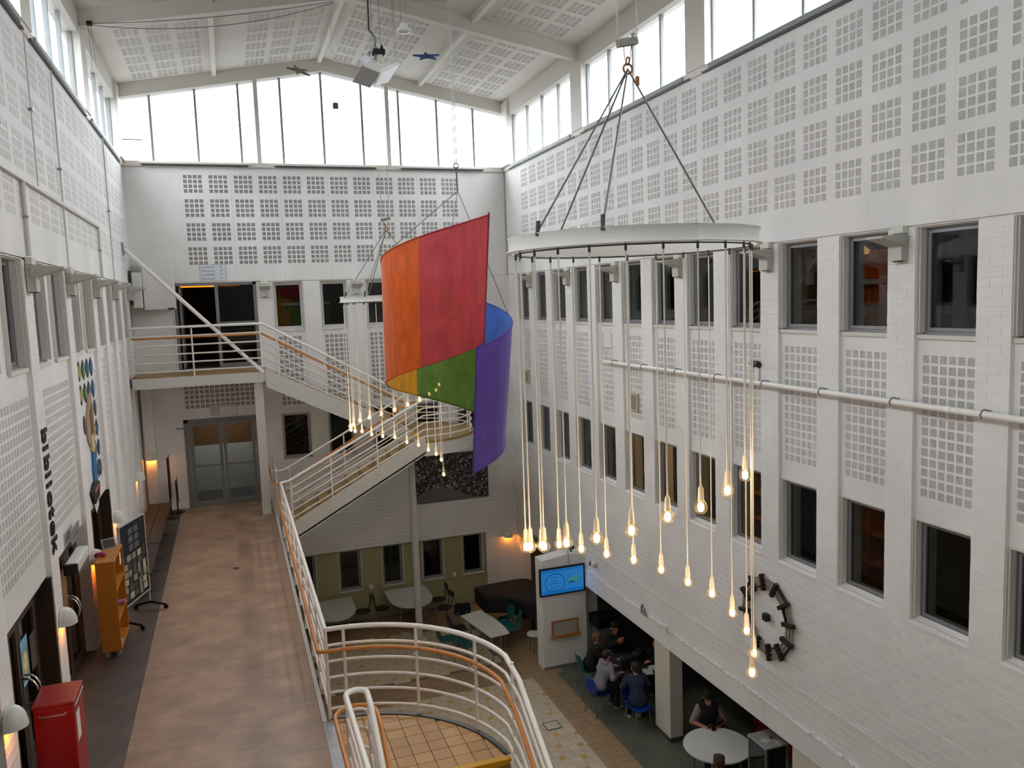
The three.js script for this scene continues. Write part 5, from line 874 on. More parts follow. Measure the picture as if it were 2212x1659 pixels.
// ---------- ground floor ----------
{
  const F = struct('wall_screen', [6.83, G0, -16.94]); new MB().poly([[-0.52, 0], [0.57, 0], [0.57, 2.62], [0.1, 2.66], [-0.52, 2.58]], -0.2, 0.2, 0.006).build('wall_fin', M.wall, F); new MB().box(-0.525, 0.57, 0, 0.06, 0.2, 0.206).build('baseboard', MD.greyFrame, F);
  const scr = canvasTex(512, 288, (c, w, h) => { const g = '#1b74c4'; c.fillStyle = g; c.fillRect(0, 0, w, h); c.fillStyle = '#2a84d2'; c.fillRect(0, 30, w, 220); c.lineWidth = 12; c.strokeStyle = '#20609c'; c.beginPath(); c.ellipse(165, 158, 112, 104, 0, 0, 7); c.stroke(); c.fillStyle = '#2f8bd8'; c.beginPath(); c.ellipse(165, 158, 104, 96, 0, 0, 7); c.fill(); c.fillStyle = '#1f6db0'; for (const [x, y, a] of [[125, 88, 80], [120, 128, 90], [95, 160, 140], [110, 200, 110], [125, 232, 80]]) c.fillRect(x, y, a, 12); c.fillRect(60, 14, 390, 14); c.strokeStyle = '#2f8a86'; c.lineWidth = 10; c.beginPath(); c.ellipse(445, 165, 34, 34, 0, 0, 7); c.stroke(); c.beginPath(); c.ellipse(445, 165, 14, 14, 0, 0, 7); c.stroke(); c.strokeStyle = '#5a9a5a'; c.lineWidth = 7; for (let i = 0; i < 5; i++) { c.beginPath(); c.moveTo(320, 140 + i * 10); c.lineTo(440, 100 + i * 14); c.stroke(); } c.fillStyle = '#245f96'; c.fillRect(330, 160, 70, 26); });
  const T = thing('info_screen', 'blue glowing information screen on the white wall fin', 'screen', [6.8, 1.93, -16.712]); new MB().geo(rbox(1.12, 0.65, 0.05, 0.008)).build('bezel', M.black, T); const g = new THREE.PlaneGeometry(1.05, 0.58); const q = mesh('display', g, new THREE.MeshStandardMaterial({ color: 0x080808, roughness: 0.3, emissive: 0xffffff, emissiveMap: scr, emissiveIntensity: 0.62 }), T); q.position.z = 0.0262;
  const l = new THREE.RectAreaLight(0x3a90e0, 0.5, 1.05, 0.58); l.position.set(0, 0, 0.035); l.rotation.set(0, Math.PI, 0); T.add(l);
  const w = thing('webcam', 'small black webcam with a cable loop on top of the wall fin', 'camera', [7.12, 2.52, -16.9]); new MB().geo(rbox(0.16, 0.07, 0.07, 0.02), mk(0, 0.08, 0)).build('body', M.black, w); new MB().pipe([[-0.05, 0.08, 0.03], [-0.13, 0.1, 0.1], [-0.16, 0.0, 0.21], [-0.15, -0.22, 0.22]], 0.006, 6).build('cable', M.black, w); new MB().bar([0, -0.02, 0], [0, 0.06, 0], 0.02, 8).build('stand', M.black, w);
  const wd = std(0xa9713c, 0.5), N = thing('notice_rack', 'wooden framed notice rack low on the white wall fin', 'rack', [6.84, 0.62, -16.735]); for (const [a, b, c, d] of [[-0.36, 0.36, -0.02, 0.02], [-0.33, -0.3, 0.02, 0.36], [0.3, 0.33, 0.02, 0.36], [-0.3, 0.3, 0.33, 0.36]]) new MB().box(a, b, c, d, 0, c < 0 ? 0.09 : 0.03).build('frame', wd, N); new MB().box(-0.3, 0.3, 0.02, 0.33, 0.004, 0.012).build('sheet', std(0xcdc8c1, 0.8), N); for (let i = 0; i < 4; i++) new MB().bar([-0.3, 0.08 + i * 0.065, 0.024], [0.3, 0.08 + i * 0.065, 0.024], 0.004, 5).build('wire', M.wire, N);
  for (const [i, z] of [[1, -13.24], [2, -9.12], [3, -5.0]]) { const P = struct(`pillar_${i}`, [XR + 0.14, G0, z]); new MB().geo(rbox(0.28, 1.87, 0.58, 0.012), mk(0, 0.935, 0)).build('shaft', std(0xd9d6ca, 0.6), P); new MB().box(-0.146, 0.146, 0, 0.09, -0.296, 0.296).build('plinth', M.darkGrey, P); }
  const bn = thing('waste_bin', 'tall grey waste bin with a black lid beside the wall fin', 'bin', [7.78, G0, -16.62]); new MB().geo(rbox(0.5, 0.9, 0.45, 0.02), mk(0, 0.45, 0)).build('body', std(0x6b6a70, 0.6), bn); new MB().geo(rbox(0.54, 0.26, 0.5, 0.03), mk(0, 1.02, 0)).build('lid', M.black, bn);
}
// tables and chairs
const MT = { top: std(0xd4d5d2, 0.4), topGrey: std(0xb3b4b6, 0.4), edge: std(0x5d5f61, 0.5), leg: std(0x9b9da0, 0.3, { metalness: 0.8 }) };
function tableFrom(name, label, pos, outline, h, legs) {
  const T = thing(name, label, 'table', pos); const s = new THREE.Shape(outline.map(([x, z]) => new THREE.Vector2(x, -z)));
  const ex = (d, y, mat, nm, b) => { const g = new THREE.ExtrudeGeometry(s, { depth: d, bevelEnabled: b > 0, bevelSize: b, bevelThickness: b, bevelOffset: -b, bevelSegments: 2 }); g.rotateX(-Math.PI / 2); g.translate(0, y, 0); mesh(nm, g, mat, T); };
  ex(0.018, h - 0.022, MT.top, 'tabletop', 0.004); ex(0.006, h - 0.033, MT.edge, 'edge_band', 0);
  for (const [x, z] of legs) new MB().bar([x * 0.9, h - 0.03, z * 0.9], [x, 0, z], 0.02, 10).build('leg', MT.leg, T); return T;
}
const dShape = (w, d) => [[-w / 2, -d / 2], [w / 2, -d / 2], [w / 2, 0], ...Array.from({ length: 13 }, (_, i) => { const a = Math.PI * i / 12; return [w / 2 * Math.cos(a), d / 2 * Math.sin(a)]; }), [-w / 2, 0]];
const bendLegs = [[-0.4, -0.5], [0.4, -0.5], [-0.35, 0.3], [0.35, 0.3]];
tableFrom('half_round_table', 'white half round table against the olive wall left of the pole', [2.02, G0, -20.62], dShape(1.15, 1.55), 0.74, bendLegs);
tableFrom('half_round_table', 'white half round table against the olive wall behind the pole', [4.05, G0, -20.68], dShape(1.15, 1.55), 0.74, bendLegs);
tableFrom('tray_table', 'white boat shaped table standing alone in the middle of the ground floor', [5.33, G0, -18.18], [[-0.4, -0.71], [0.17, -0.88], [0.32, -0.25], [0.4, 0.4], [0.38, 0.77], [-0.1, 0.84], [-0.24, 0.1]].map(([x, z]) => [x, z]), 0.74, [[-0.2, -0.6], [0.15, -0.6], [0, 0.65], [0.25, 0.6]]);
tableFrom('round_table', 'round white table under the beam beside the glass display case', [7.47, G0, -11.48], Array.from({ length: 40 }, (_, i) => [0.58 * Math.cos(i / 40 * 6.2832), 0.58 * Math.sin(i / 40 * 6.2832)]), 0.74, [[0.3, 0.3], [-0.3, 0.3], [0.3, -0.3], [-0.3, -0.3]]);
tableFrom('group_table', 'dark round table crowded by the seated people behind the pillar', [7.62, G0, -14.85], Array.from({ length: 40 }, (_, i) => [0.62 * Math.cos(i / 40 * 6.2832), 0.62 * Math.sin(i / 40 * 6.2832)]), 0.72, [[0.4, 0.4], [-0.4, 0.4], [0.4, -0.4], [-0.4, -0.4]]).children.forEach((c) => { if (c.name === 'tabletop') c.material = std(0x2a2a2d, 0.5); });
function chairProto(label, col) {
  const mat = std(col, 0.45, both), T = thing('shell_chair', label, 'chair', [0, 0, 0]);
  const shell = (name, f, n, m) => { const b = new MB(); const top = [], bot = []; for (let j = 0; j <= m; j++) for (let i = 0; i <= n; i++) { const [x, y, z, nx, ny, nz] = f(i / n * 2 - 1, j / m); top.push([x, y, z]); bot.push([x - nx * 0.012, y - ny * 0.012, z - nz * 0.012]); } const k = (i, j) => j * (n + 1) + i; for (let j = 0; j < m; j++) for (let i = 0; i < n; i++) { b.quad(top[k(i, j)], top[k(i, j + 1)], top[k(i + 1, j + 1)], top[k(i + 1, j)]); b.quad(bot[k(i, j)], bot[k(i + 1, j)], bot[k(i + 1, j + 1)], bot[k(i, j + 1)]); } for (let j = 0; j < m; j++) for (const [i, s] of [[0, 1], [n, -1]]) { const q = [top[k(i, j)], bot[k(i, j)], bot[k(i, j + 1)], top[k(i, j + 1)]]; s > 0 ? b.quad(...q) : b.quad(q[3], q[2], q[1], q[0]); } for (let i = 0; i < n; i++) for (const j of [0, m]) b.quad(top[k(i, j)], top[k(i + 1, j)], bot[k(i + 1, j)], bot[k(i, j)]); b.build(name, mat, T); };
  shell('seat', (u, t) => { const z = 0.21 - 0.4 * t, w = 0.215 - 0.02 * t - 0.02 * Math.pow(1 - t, 4); return [u * w, 0.45 - 0.02 * (1 - u * u) - 0.02 * Math.pow(Math.max(0, z - 0.12) / 0.1, 2) + 0.03 * Math.pow(t, 6), z, 0, 1, 0]; }, 8, 10);
  shell('backrest', (u, t) => { const y = 0.5 + 0.33 * t, w = 0.2 + 0.02 * Math.sin(Math.PI * t) - 0.05 * Math.pow(t, 6); return [u * w, y, -0.2 - 0.07 * t + 0.05 * u * u - 0.03, 0, 0.15, 1]; }, 8, 8);
  for (const s of [-1, 1]) { new MB().pipe([[s * 0.16, 0.425, 0.12], [s * 0.2, 0, 0.21]], 0.011, 8).build('leg', MT.leg, T); new MB().pipe([[s * 0.16, 0.425, -0.13], [s * 0.2, 0, -0.24]], 0.011, 8).build('leg', MT.leg, T); new MB().pipe([[s * 0.1, 0.425, -0.16], [s * 0.1, 0.45, -0.23], [s * 0.1, 0.6, -0.25]], 0.01, 6).build('back_support', MT.leg, T); }
  return T;
}
function stickChair(label) {
  const T = thing('cafe_chair', label, 'chair'); const mt = std(0x23242a, 0.5); new MB().lathe([[0, 0.44], [0.19, 0.44], [0.2, 0.455], [0.19, 0.47], [0, 0.465]], 24).build('seat', mt, T); new MB().geo(rbox(0.34, 0.14, 0.025, 0.012), mk(0, 0.8, -0.22, -0.1)).build('backrest', mt, T);
  for (const s of [-1, 1]) { new MB().bar([s * 0.12, 0.44, 0.12], [s * 0.19, 0, 0.19], 0.011, 8).build('leg', MT.leg, T); new MB().bar([s * 0.12, 0.44, -0.12], [s * 0.19, 0, -0.2], 0.011, 8).build('leg', MT.leg, T); new MB().bar([s * 0.09, 0.45, -0.16], [s * 0.1, 0.8, -0.225], 0.009, 6).build('back_support', mt, T); } return T;
}
{
  const blue = chairProto('blue plastic chair under the person in the grey hoodie', 0x0f3aa0); blue.position.set(6.66, G0, -14.52); blue.rotation.y = 1.75;
  dup(blue, [7.12, G0, -13.72], Math.PI - 0.25, 'blue plastic chair under the child in the dark blue sweater, nearest the pillar');
  const teal = chairProto('teal plastic chair under the child in black behind the grey hoodie', 0x155f66); teal.position.set(6.9, G0, -15.55); teal.rotation.y = 1.5;
  dup(teal, [6.05, G0, -18.35], -1.75, 'teal plastic chair at the right end of the boat shaped table'); dup(teal, [5.98, G0, -18.72], -1.5, 'teal plastic chair between the boat shaped table and the piano');
  dup(teal, [4.78, G0, -17.85], 2.0, 'teal plastic chair nearest the viewer in front of the boat shaped table'); dup(teal, [4.45, G0, -18.35], 1.6, 'teal plastic chair seen through the railing left of the boat shaped table');
  const navy = chairProto('dark navy chair on the left side of the boat shaped table', 0x1b1d2e); navy.position.set(4.86, G0, -18.85); navy.rotation.y = 1.6; dup(navy, [5.2, G0, -19.75], 0.2, 'dark navy chair at the far end of the boat shaped table');
  dup(navy, [7.62, G0, -15.75], 0, 'dark navy chair under the person in black facing the viewer'); dup(navy, [8.4, G0, -14.8], -Math.PI / 2, 'dark navy chair under the person partly hidden by the pillar'); dup(navy, [7.75, G0, -12.25], -0.2, 'dark navy chair under the person in the dark vest'); dup(navy, [6.74, G0, -10.34], Math.PI - 0.6, 'dark navy chair under the person at the bottom edge of the picture');
  const st = stickChair('black cafe chair on the right of the left half round table'); st.position.set(2.82, G0, -20.95); st.rotation.y = -Math.PI / 2; dup(st, [3.33, G0, -20.95], Math.PI / 2, 'black cafe chair on the left of the half round table behind the pole'); dup(st, [4.88, G0, -20.95], -Math.PI / 2, 'black cafe chair right of the pole close to the olive wall'); dup(st, [4.86, G0, -20.3], -Math.PI / 2 + 0.2, 'black cafe chair right of the pole, further from the olive wall');
  const S = thing('stool', 'small white stool half hidden by the wall fin', 'stool', [6.45, G0, -17.75]); new MB().lathe([[0, 0.43], [0.17, 0.43], [0.18, 0.45], [0.17, 0.47], [0, 0.475]], 24).build('seat', MT.top, S); for (let i = 0; i < 3; i++) { const a = i * 2.094; new MB().bar([0.08 * Math.cos(a), 0.43, 0.08 * Math.sin(a)], [0.16 * Math.cos(a), 0, 0.16 * Math.sin(a)], 0.014, 8).build('leg', MT.leg, S); }
}
{ // grand piano under a dark cover
  const T = thing('grand_piano', 'grand piano under a black quilted cover in the far right corner', 'piano', [6.45, G0, -19.3]), pts = [[-0.78, -0.7], [0.62, -0.76], [0.68, 0.1], [0.6, 0.75], [0.36, 0.98], [0.05, 0.9], [-0.12, 0.45], [-0.42, 0.2], [-0.72, 0.02]];
  const s = new THREE.Shape(); s.moveTo(...[pts[0][0], -pts[0][1]]); s.splineThru([...pts.slice(1), pts[0]].map(([x, z]) => new THREE.Vector2(x, -z)));
  const cov = new THREE.ExtrudeGeometry(s, { depth: 0.36, bevelEnabled: true, bevelSize: 0.03, bevelThickness: 0.035, bevelSegments: 3, curveSegments: 5 }); cov.rotateX(-Math.PI / 2); cov.translate(0, 0.59, 0); mesh('cover', cov, std(0x16161b, 0.7), T);
  const lid = new THREE.ExtrudeGeometry(s, { depth: 0.02, bevelEnabled: false, curveSegments: 5 }); lid.rotateX(-Math.PI / 2); lid.scale(0.98, 1, 0.98); lid.translate(0, 0.983, 0); mesh('lid', lid, std(0x19171b, 0.75), T);
  for (const [x, z] of [[-0.6, -0.5], [0.5, -0.55], [0.3, 0.7]]) new MB().lathe([[0, 0], [0.045, 0], [0.05, 0.05], [0.035, 0.09], [0.05, 0.35], [0.065, 0.56], [0, 0.56]], 14, mk(x, 0, z)).build('leg', M.black, T); new MB().geo(rbox(0.3, 0.12, 0.08, 0.01), mk(-0.1, 0.12, -0.45)).build('pedal_box', M.black, T);
}
{ // display case beside the round table, red sofa in the dark
  const T = thing('display_case', 'glass display case with a pale grey top under the beam', 'display case', [7.93, G0, -10.7]); new MB().geo(rbox(0.44, 0.03, 0.5, 0.006), mk(0, 1.14, 0)).build('top', std(0xb7babd, 0.45), T); for (const [x, z] of [[-1, -1], [1, -1], [-1, 1], [1, 1]]) new MB().box(x * 0.2 - 0.014, x * 0.2 + 0.014, 0, 1.125, z * 0.23 - 0.014, z * 0.23 + 0.014).build('post', M.alu, T);
  for (const x of [-0.2, 0.2]) new MB().box(x - 0.003, x + 0.003, 0.32, 1.12, -0.215, 0.215).build('glass', M.glass, T); for (const z of [-0.23, 0.23]) new MB().box(-0.185, 0.185, 0.32, 1.12, z - 0.003, z + 0.003).build('glass', M.glass, T); new MB().box(-0.19, 0.19, 0.02, 0.3, -0.22, 0.22).build('plinth', std(0x4c4f50, 0.6), T); new MB().geo(new THREE.CylinderGeometry(0.028, 0.03, 0.012, 16), mk(0.07, 1.162, 0)).build('lock', M.darkGrey, T);
  const n = thing('card', 'white card lying on the top of the glass display case', 'card', [7.85, G0 + 1.156, -10.66], 0.4); new MB().geo(rbox(0.12, 0.004, 0.13, 0.001), mk(0, 0.003, 0)).build('sheet', MD.paper, n); dup(n, [8.03, G0 + 1.156, -10.53], 0.1, 'small pale slip at the front corner of the glass display case top');
  const so = thing('sofa', 'dark red sofa deep in the shade behind the round table', 'sofa', [9.3, G0, -11.6], -Math.PI / 2), r = std(0x7a1218, 0.8); new MB().geo(rbox(1.7, 0.3, 0.8, 0.05, 3), mk(0, 0.28, 0)).build('seat', r, so); new MB().geo(rbox(1.7, 0.6, 0.22, 0.06, 3), mk(0, 0.6, -0.32)).build('backrest', r, so); for (const x of [-0.8, 0.8]) new MB().geo(rbox(0.18, 0.5, 0.8, 0.05, 3), mk(x, 0.38, 0)).build('armrest', r, so); for (const x of [-0.7, 0.7]) for (const z of [-0.3, 0.3]) new MB().bar([x, 0, z], [x, 0.14, z], 0.025, 8).build('leg', M.black, so);
}
{ // a few things on the group table
  const Y = G0 + 0.722, it = (n, l, c, p, g, col, turn = 0) => { const T = thing(n, l, c, [p[0], Y, p[1]], turn); new MB().geo(g).build('body', std(col, 0.7), T); };
  it('backpack', 'black bag standing on the crowded round table', 'bag', [7.42, -14.75], rbox(0.3, 0.26, 0.2, 0.06, 4).translate(0, 0.13, 0), 0x141418); it('backpack', 'second black bag at the far side of the crowded round table', 'bag', [7.85, -15.05], rbox(0.34, 0.18, 0.22, 0.06, 4).translate(0, 0.09, 0), 0x17171b, 0.6);
  it('paper', 'open white papers before the person in the grey hoodie', 'paper', [7.55, -15.1], rbox(0.22, 0.006, 0.3, 0.002).translate(0, 0.004, 0), 0xb9b8b4, 0.5); it('paper', 'white paper at the near edge of the crowded round table', 'paper', [7.72, -14.4], rbox(0.2, 0.006, 0.26, 0.002).translate(0, 0.004, 0), 0xc2c1bd, -0.3);
  const P = thing('plate', 'white plate at the near right of the crowded round table', 'plate', [7.9, Y, -14.5]); new MB().lathe([[0, 0.008], [0.07, 0.008], [0.11, 0.02], [0.112, 0.016], [0.07, 0.0], [0, 0.0]], 24).build('dish', std(0xd6d5d1, 0.3), P);
}
// ---------- what shows through the office windows of the right wall ----------
{
  const shelf = (name, label, pos, turn, w, h, d, col, rows, cols) => {
    const T = thing(name, label, 'bookcase', pos, turn), m = std(col, 0.55), P = (n, a, b, c, e, f, g) => new MB().box(a, b, c, e, f, g).build(n, m, T);
    P('side_panel', -w / 2, -w / 2 + 0.03, 0, h, -d, 0); P('side_panel', w / 2 - 0.03, w / 2, 0, h, -d, 0); P('back_panel', -w / 2 + 0.03, w / 2 - 0.03, 0, h, -d, -d + 0.012);
    for (let i = 0; i <= rows; i++) P('shelf', -w / 2 + 0.03, w / 2 - 0.03, i * (h - 0.03) / rows, i * (h - 0.03) / rows + 0.03, -d + 0.012, 0); for (let i = 1; i < cols; i++) P('upright', -w / 2 + i * w / cols - 0.012, -w / 2 + i * w / cols + 0.012, 0.03, h - 0.03, -d + 0.012, -0.01);
  };
  shelf('bookcase', 'orange wooden bookcase seen through the second nearest upper window of the right wall', [9.3, L2, -9.85], -Math.PI / 2, 1.1, 2.0, 0.3, 0xb8682a, 5, 2);
  shelf('bookcase', 'brown wooden bookcase seen through a lit lower window of the right wall', [9.4, L1, -13.9], -Math.PI / 2, 2.2, 2.0, 0.3, 0xa86a30, 4, 3);
  shelf('bookcase', 'brown wooden bookcase behind the second nearest lower window of the right wall', [9.4, L1, -10.1], -Math.PI / 2, 1.3, 2.0, 0.3, 0x9a5c2a, 4, 2);
  const lamp = (label, p, k) => { const T = thing('office_light', label, 'light', p); new MB().lathe([[0, 0], [0.11, 0], [0.13, 0.05], [0.05, 0.12], [0.01, 0.13], [0.01, 0.5], [0, 0.5]], 18).build('shade', std(0xe8c890, 0.5, { emissive: 0xffb868, emissiveIntensity: 0.8 }), T); const l = new THREE.PointLight(0xffb060, k, 0, 2); l.position.set(0, -0.05, 0); l.castShadow = true; T.add(l); };
  lamp('small office lamp behind the second nearest upper window of the right wall', [8.75, 8.85, -9.6], 0.45); lamp('office lamp behind the lit lower windows in the middle of the right wall', [8.8, 5.75, -12.6], 4.5); lamp('small office lamp behind the second nearest lower window of the right wall', [8.7, 5.7, -9.9], 0.9);
  const curtain = (label, p, w, h, col) => { const T = thing('curtain', label, 'curtain', p, -Math.PI / 2), pts = []; for (let i = 0; i <= 48; i++) { const x = -w / 2 + w * i / 48; pts.push([x, 0.03 * Math.sin(x * 42) + 0.008 * Math.sin(x * 97)]); } const m = new MB(); for (let i = 0; i < 48; i++) m.quad([pts[i][0], 0, pts[i][1]], [pts[i + 1][0], 0, pts[i + 1][1]], [pts[i + 1][0], h, pts[i + 1][1]], [pts[i][0], h, pts[i][1]]); m.build('cloth', std(col, 0.9, both), T); new MB().bar([-w / 2, h, 0], [w / 2, h, 0], 0.012, 8).build('rail', M.alu, T); };
  curtain('dark blue grey curtain in the nearest whole upper window of the right wall', [7.95, 7.1, -7.55], 0.5, 2.1, 0x39445c); curtain('dark blue curtain in the tilted lower window above the wooden wall wheel', [7.95, 3.6, -9.7], 0.6, 2.2, 0x2a3560);
  curtain('pale yellow curtain strip in the nearest whole lower window of the right wall', [7.95, 3.6, -7.75], 0.16, 2.2, 0xb59a4a);
}
// ---------- people at the ground floor tables ----------
function surfaceNet(f, lo, hi, cell) {
  const n = [0, 1, 2].map((k) => Math.ceil((hi[k] - lo[k]) / cell) + 1), N = n[0] * n[1] * n[2], v = new Float32Array(N);
  let q = 0; for (let k = 0; k < n[2]; k++) for (let j = 0; j < n[1]; j++) for (let i = 0; i < n[0]; i++) v[q++] = f(lo[0] + i * cell, lo[1] + j * cell, lo[2] + k * cell);
  const id = new Int32Array(N).fill(-1), P = [], ix = [], s = [1, n[0], n[0] * n[1]];
  for (let k = 0; k < n[2] - 1; k++) for (let j = 0; j < n[1] - 1; j++) for (let i = 0; i < n[0] - 1; i++) {
    const o = i + j * s[1] + k * s[2]; let c = 0, x = 0, y = 0, z = 0, m = 0;
    for (let e = 0; e < 8; e++) if (v[o + (e & 1) + (e >> 1 & 1) * s[1] + (e >> 2) * s[2]] < 0) m |= 1 << e;
    if (m === 0 || m === 255) continue;
    for (let a = 0; a < 8; a++) for (let b = 0; b < 3; b++) { if (a >> b & 1) continue; const d = a | 1 << b, va = v[o + (a & 1) + (a >> 1 & 1) * s[1] + (a >> 2) * s[2]], vb = v[o + (d & 1) + (d >> 1 & 1) * s[1] + (d >> 2) * s[2]]; if ((va < 0) === (vb < 0)) continue; const t = va / (va - vb); x += (a & 1) + (b === 0 ? t : 0); y += (a >> 1 & 1) + (b === 1 ? t : 0); z += (a >> 2) + (b === 2 ? t : 0); c++; }
    id[o] = P.length / 3; P.push(lo[0] + (i + x / c) * cell, lo[1] + (j + y / c) * cell, lo[2] + (k + z / c) * cell);
  }
  for (let k = 1; k < n[2] - 1; k++) for (let j = 1; j < n[1] - 1; j++) for (let i = 1; i < n[0] - 1; i++) {
    const o = i + j * s[1] + k * s[2];
    for (let b = 0; b < 3; b++) { const o2 = o + s[b]; if ((v[o] < 0) === (v[o2] < 0)) continue; const u = s[(b + 1) % 3], w = s[(b + 2) % 3], Q = [id[o - u - w], id[o - w], id[o], id[o - u]]; if (Q.some((e) => e < 0)) continue; if (v[o] < 0) ix.push(Q[0], Q[1], Q[2], Q[0], Q[2], Q[3]); else ix.push(Q[0], Q[2], Q[1], Q[0], Q[3], Q[2]); }
  }
  const g = new THREE.BufferGeometry(); g.setAttribute('position', new THREE.Float32BufferAttribute(P, 3)); g.setIndex(ix); g.computeVertexNormals(); g.setAttribute('uv', new THREE.Float32BufferAttribute(new Float32Array(P.length / 3 * 2), 2)); return g;
}
// signed distance to tapered bones [a, b, ra, rb] joined smoothly
function boneField(bones, k = 0.03, grow = 0) {
  const B = bones.map(([a, b, ra, rb]) => ({ a, d: [b[0] - a[0], b[1] - a[1], b[2] - a[2]], ra: ra + grow, rb: rb + grow }));
  B.forEach((e) => { e.l = Math.max(1e-9, e.d[0] ** 2 + e.d[1] ** 2 + e.d[2] ** 2); });
  return (x, y, z) => { let r = 1; for (const e of B) { const px = x - e.a[0], py = y - e.a[1], pz = z - e.a[2]; let t = (px * e.d[0] + py * e.d[1] + pz * e.d[2]) / e.l; t = t < 0 ? 0 : t > 1 ? 1 : t; const D = Math.hypot(px - e.d[0] * t, py - e.d[1] * t, pz - e.d[2] * t) - e.ra - (e.rb - e.ra) * t; const h = Math.max(k - Math.abs(r - D), 0) / k; r = Math.min(r, D) - h * h * k * 0.25; } return r; };
}
function netOf(bones, cell, k, grow = 0) { const lo = [9, 9, 9], hi = [-9, -9, -9]; for (const [a, b, ra, rb] of bones) for (const [p, r] of [[a, ra], [b, rb]]) for (let c = 0; c < 3; c++) { lo[c] = Math.min(lo[c], p[c] - r - grow - 3 * cell); hi[c] = Math.max(hi[c], p[c] + r + grow + 3 * cell); } return surfaceNet(boneField(bones, k, grow), lo, hi, cell); }
const lerp3 = (a, b, t) => a.map((q, i) => q + (b[i] - q) * t), add3 = (a, b, s = 1) => a.map((q, i) => q + b[i] * s), nrm = (a) => { const l = Math.hypot(...a); return a.map((q) => q / l); }, crs = (a, b) => [a[1] * b[2] - a[2] * b[1], a[2] * b[0] - a[0] * b[2], a[0] * b[1] - a[1] * b[0]];
// hand bones: wrist, pointing direction, up (back of the hand), side of the thumb (+1/-1), curl
function handBones(w, dir, up, side, curl, s = 1) {
  dir = nrm(dir); const lat = nrm(crs(up, dir)).map((q) => q * side); up = nrm(crs(dir, lat).map((q) => q * side)); const B = [], pal = add3(w, dir, 0.075 * s);
  for (let i = 0; i < 4; i++) {
    const off = (1.5 - i) * 0.019 * s, kn = add3(add3(w, dir, (0.088 - Math.abs(i - 1) * 0.004) * s), lat, off); B.push([add3(add3(w, dir, 0.012), lat, off * 0.55), kn, 0.0135 * s, 0.0115 * s]);
    const L = [0.074, 0.082, 0.076, 0.06][i] * s; let p = kn, a = curl * 0.5; for (const [f, ra, rb] of [[0.45, 0.0098, 0.0088], [0.32, 0.0088, 0.008], [0.23, 0.008, 0.007]]) { const d = add3(dir.map((q) => q * Math.cos(a)), up, -Math.sin(a)), e = add3(p, d, L * f); B.push([p, e, ra * s, rb * s]); p = e; a += curl; }
  }
  const t0 = add3(add3(w, dir, 0.022 * s), lat, 0.022 * s), t1 = add3(add3(t0, dir, 0.03 * s), lat, 0.026 * s), t2 = add3(add3(t1, dir, 0.03 * s), add3(lat, up, -0.4), 0.006 * s), t3 = add3(t2, dir, 0.024 * s);
  B.push([t0, t1, 0.014 * s, 0.0115 * s], [t1, t2, 0.0108 * s, 0.0095 * s], [t2, t3, 0.009 * s, 0.0075 * s]); return B;
}
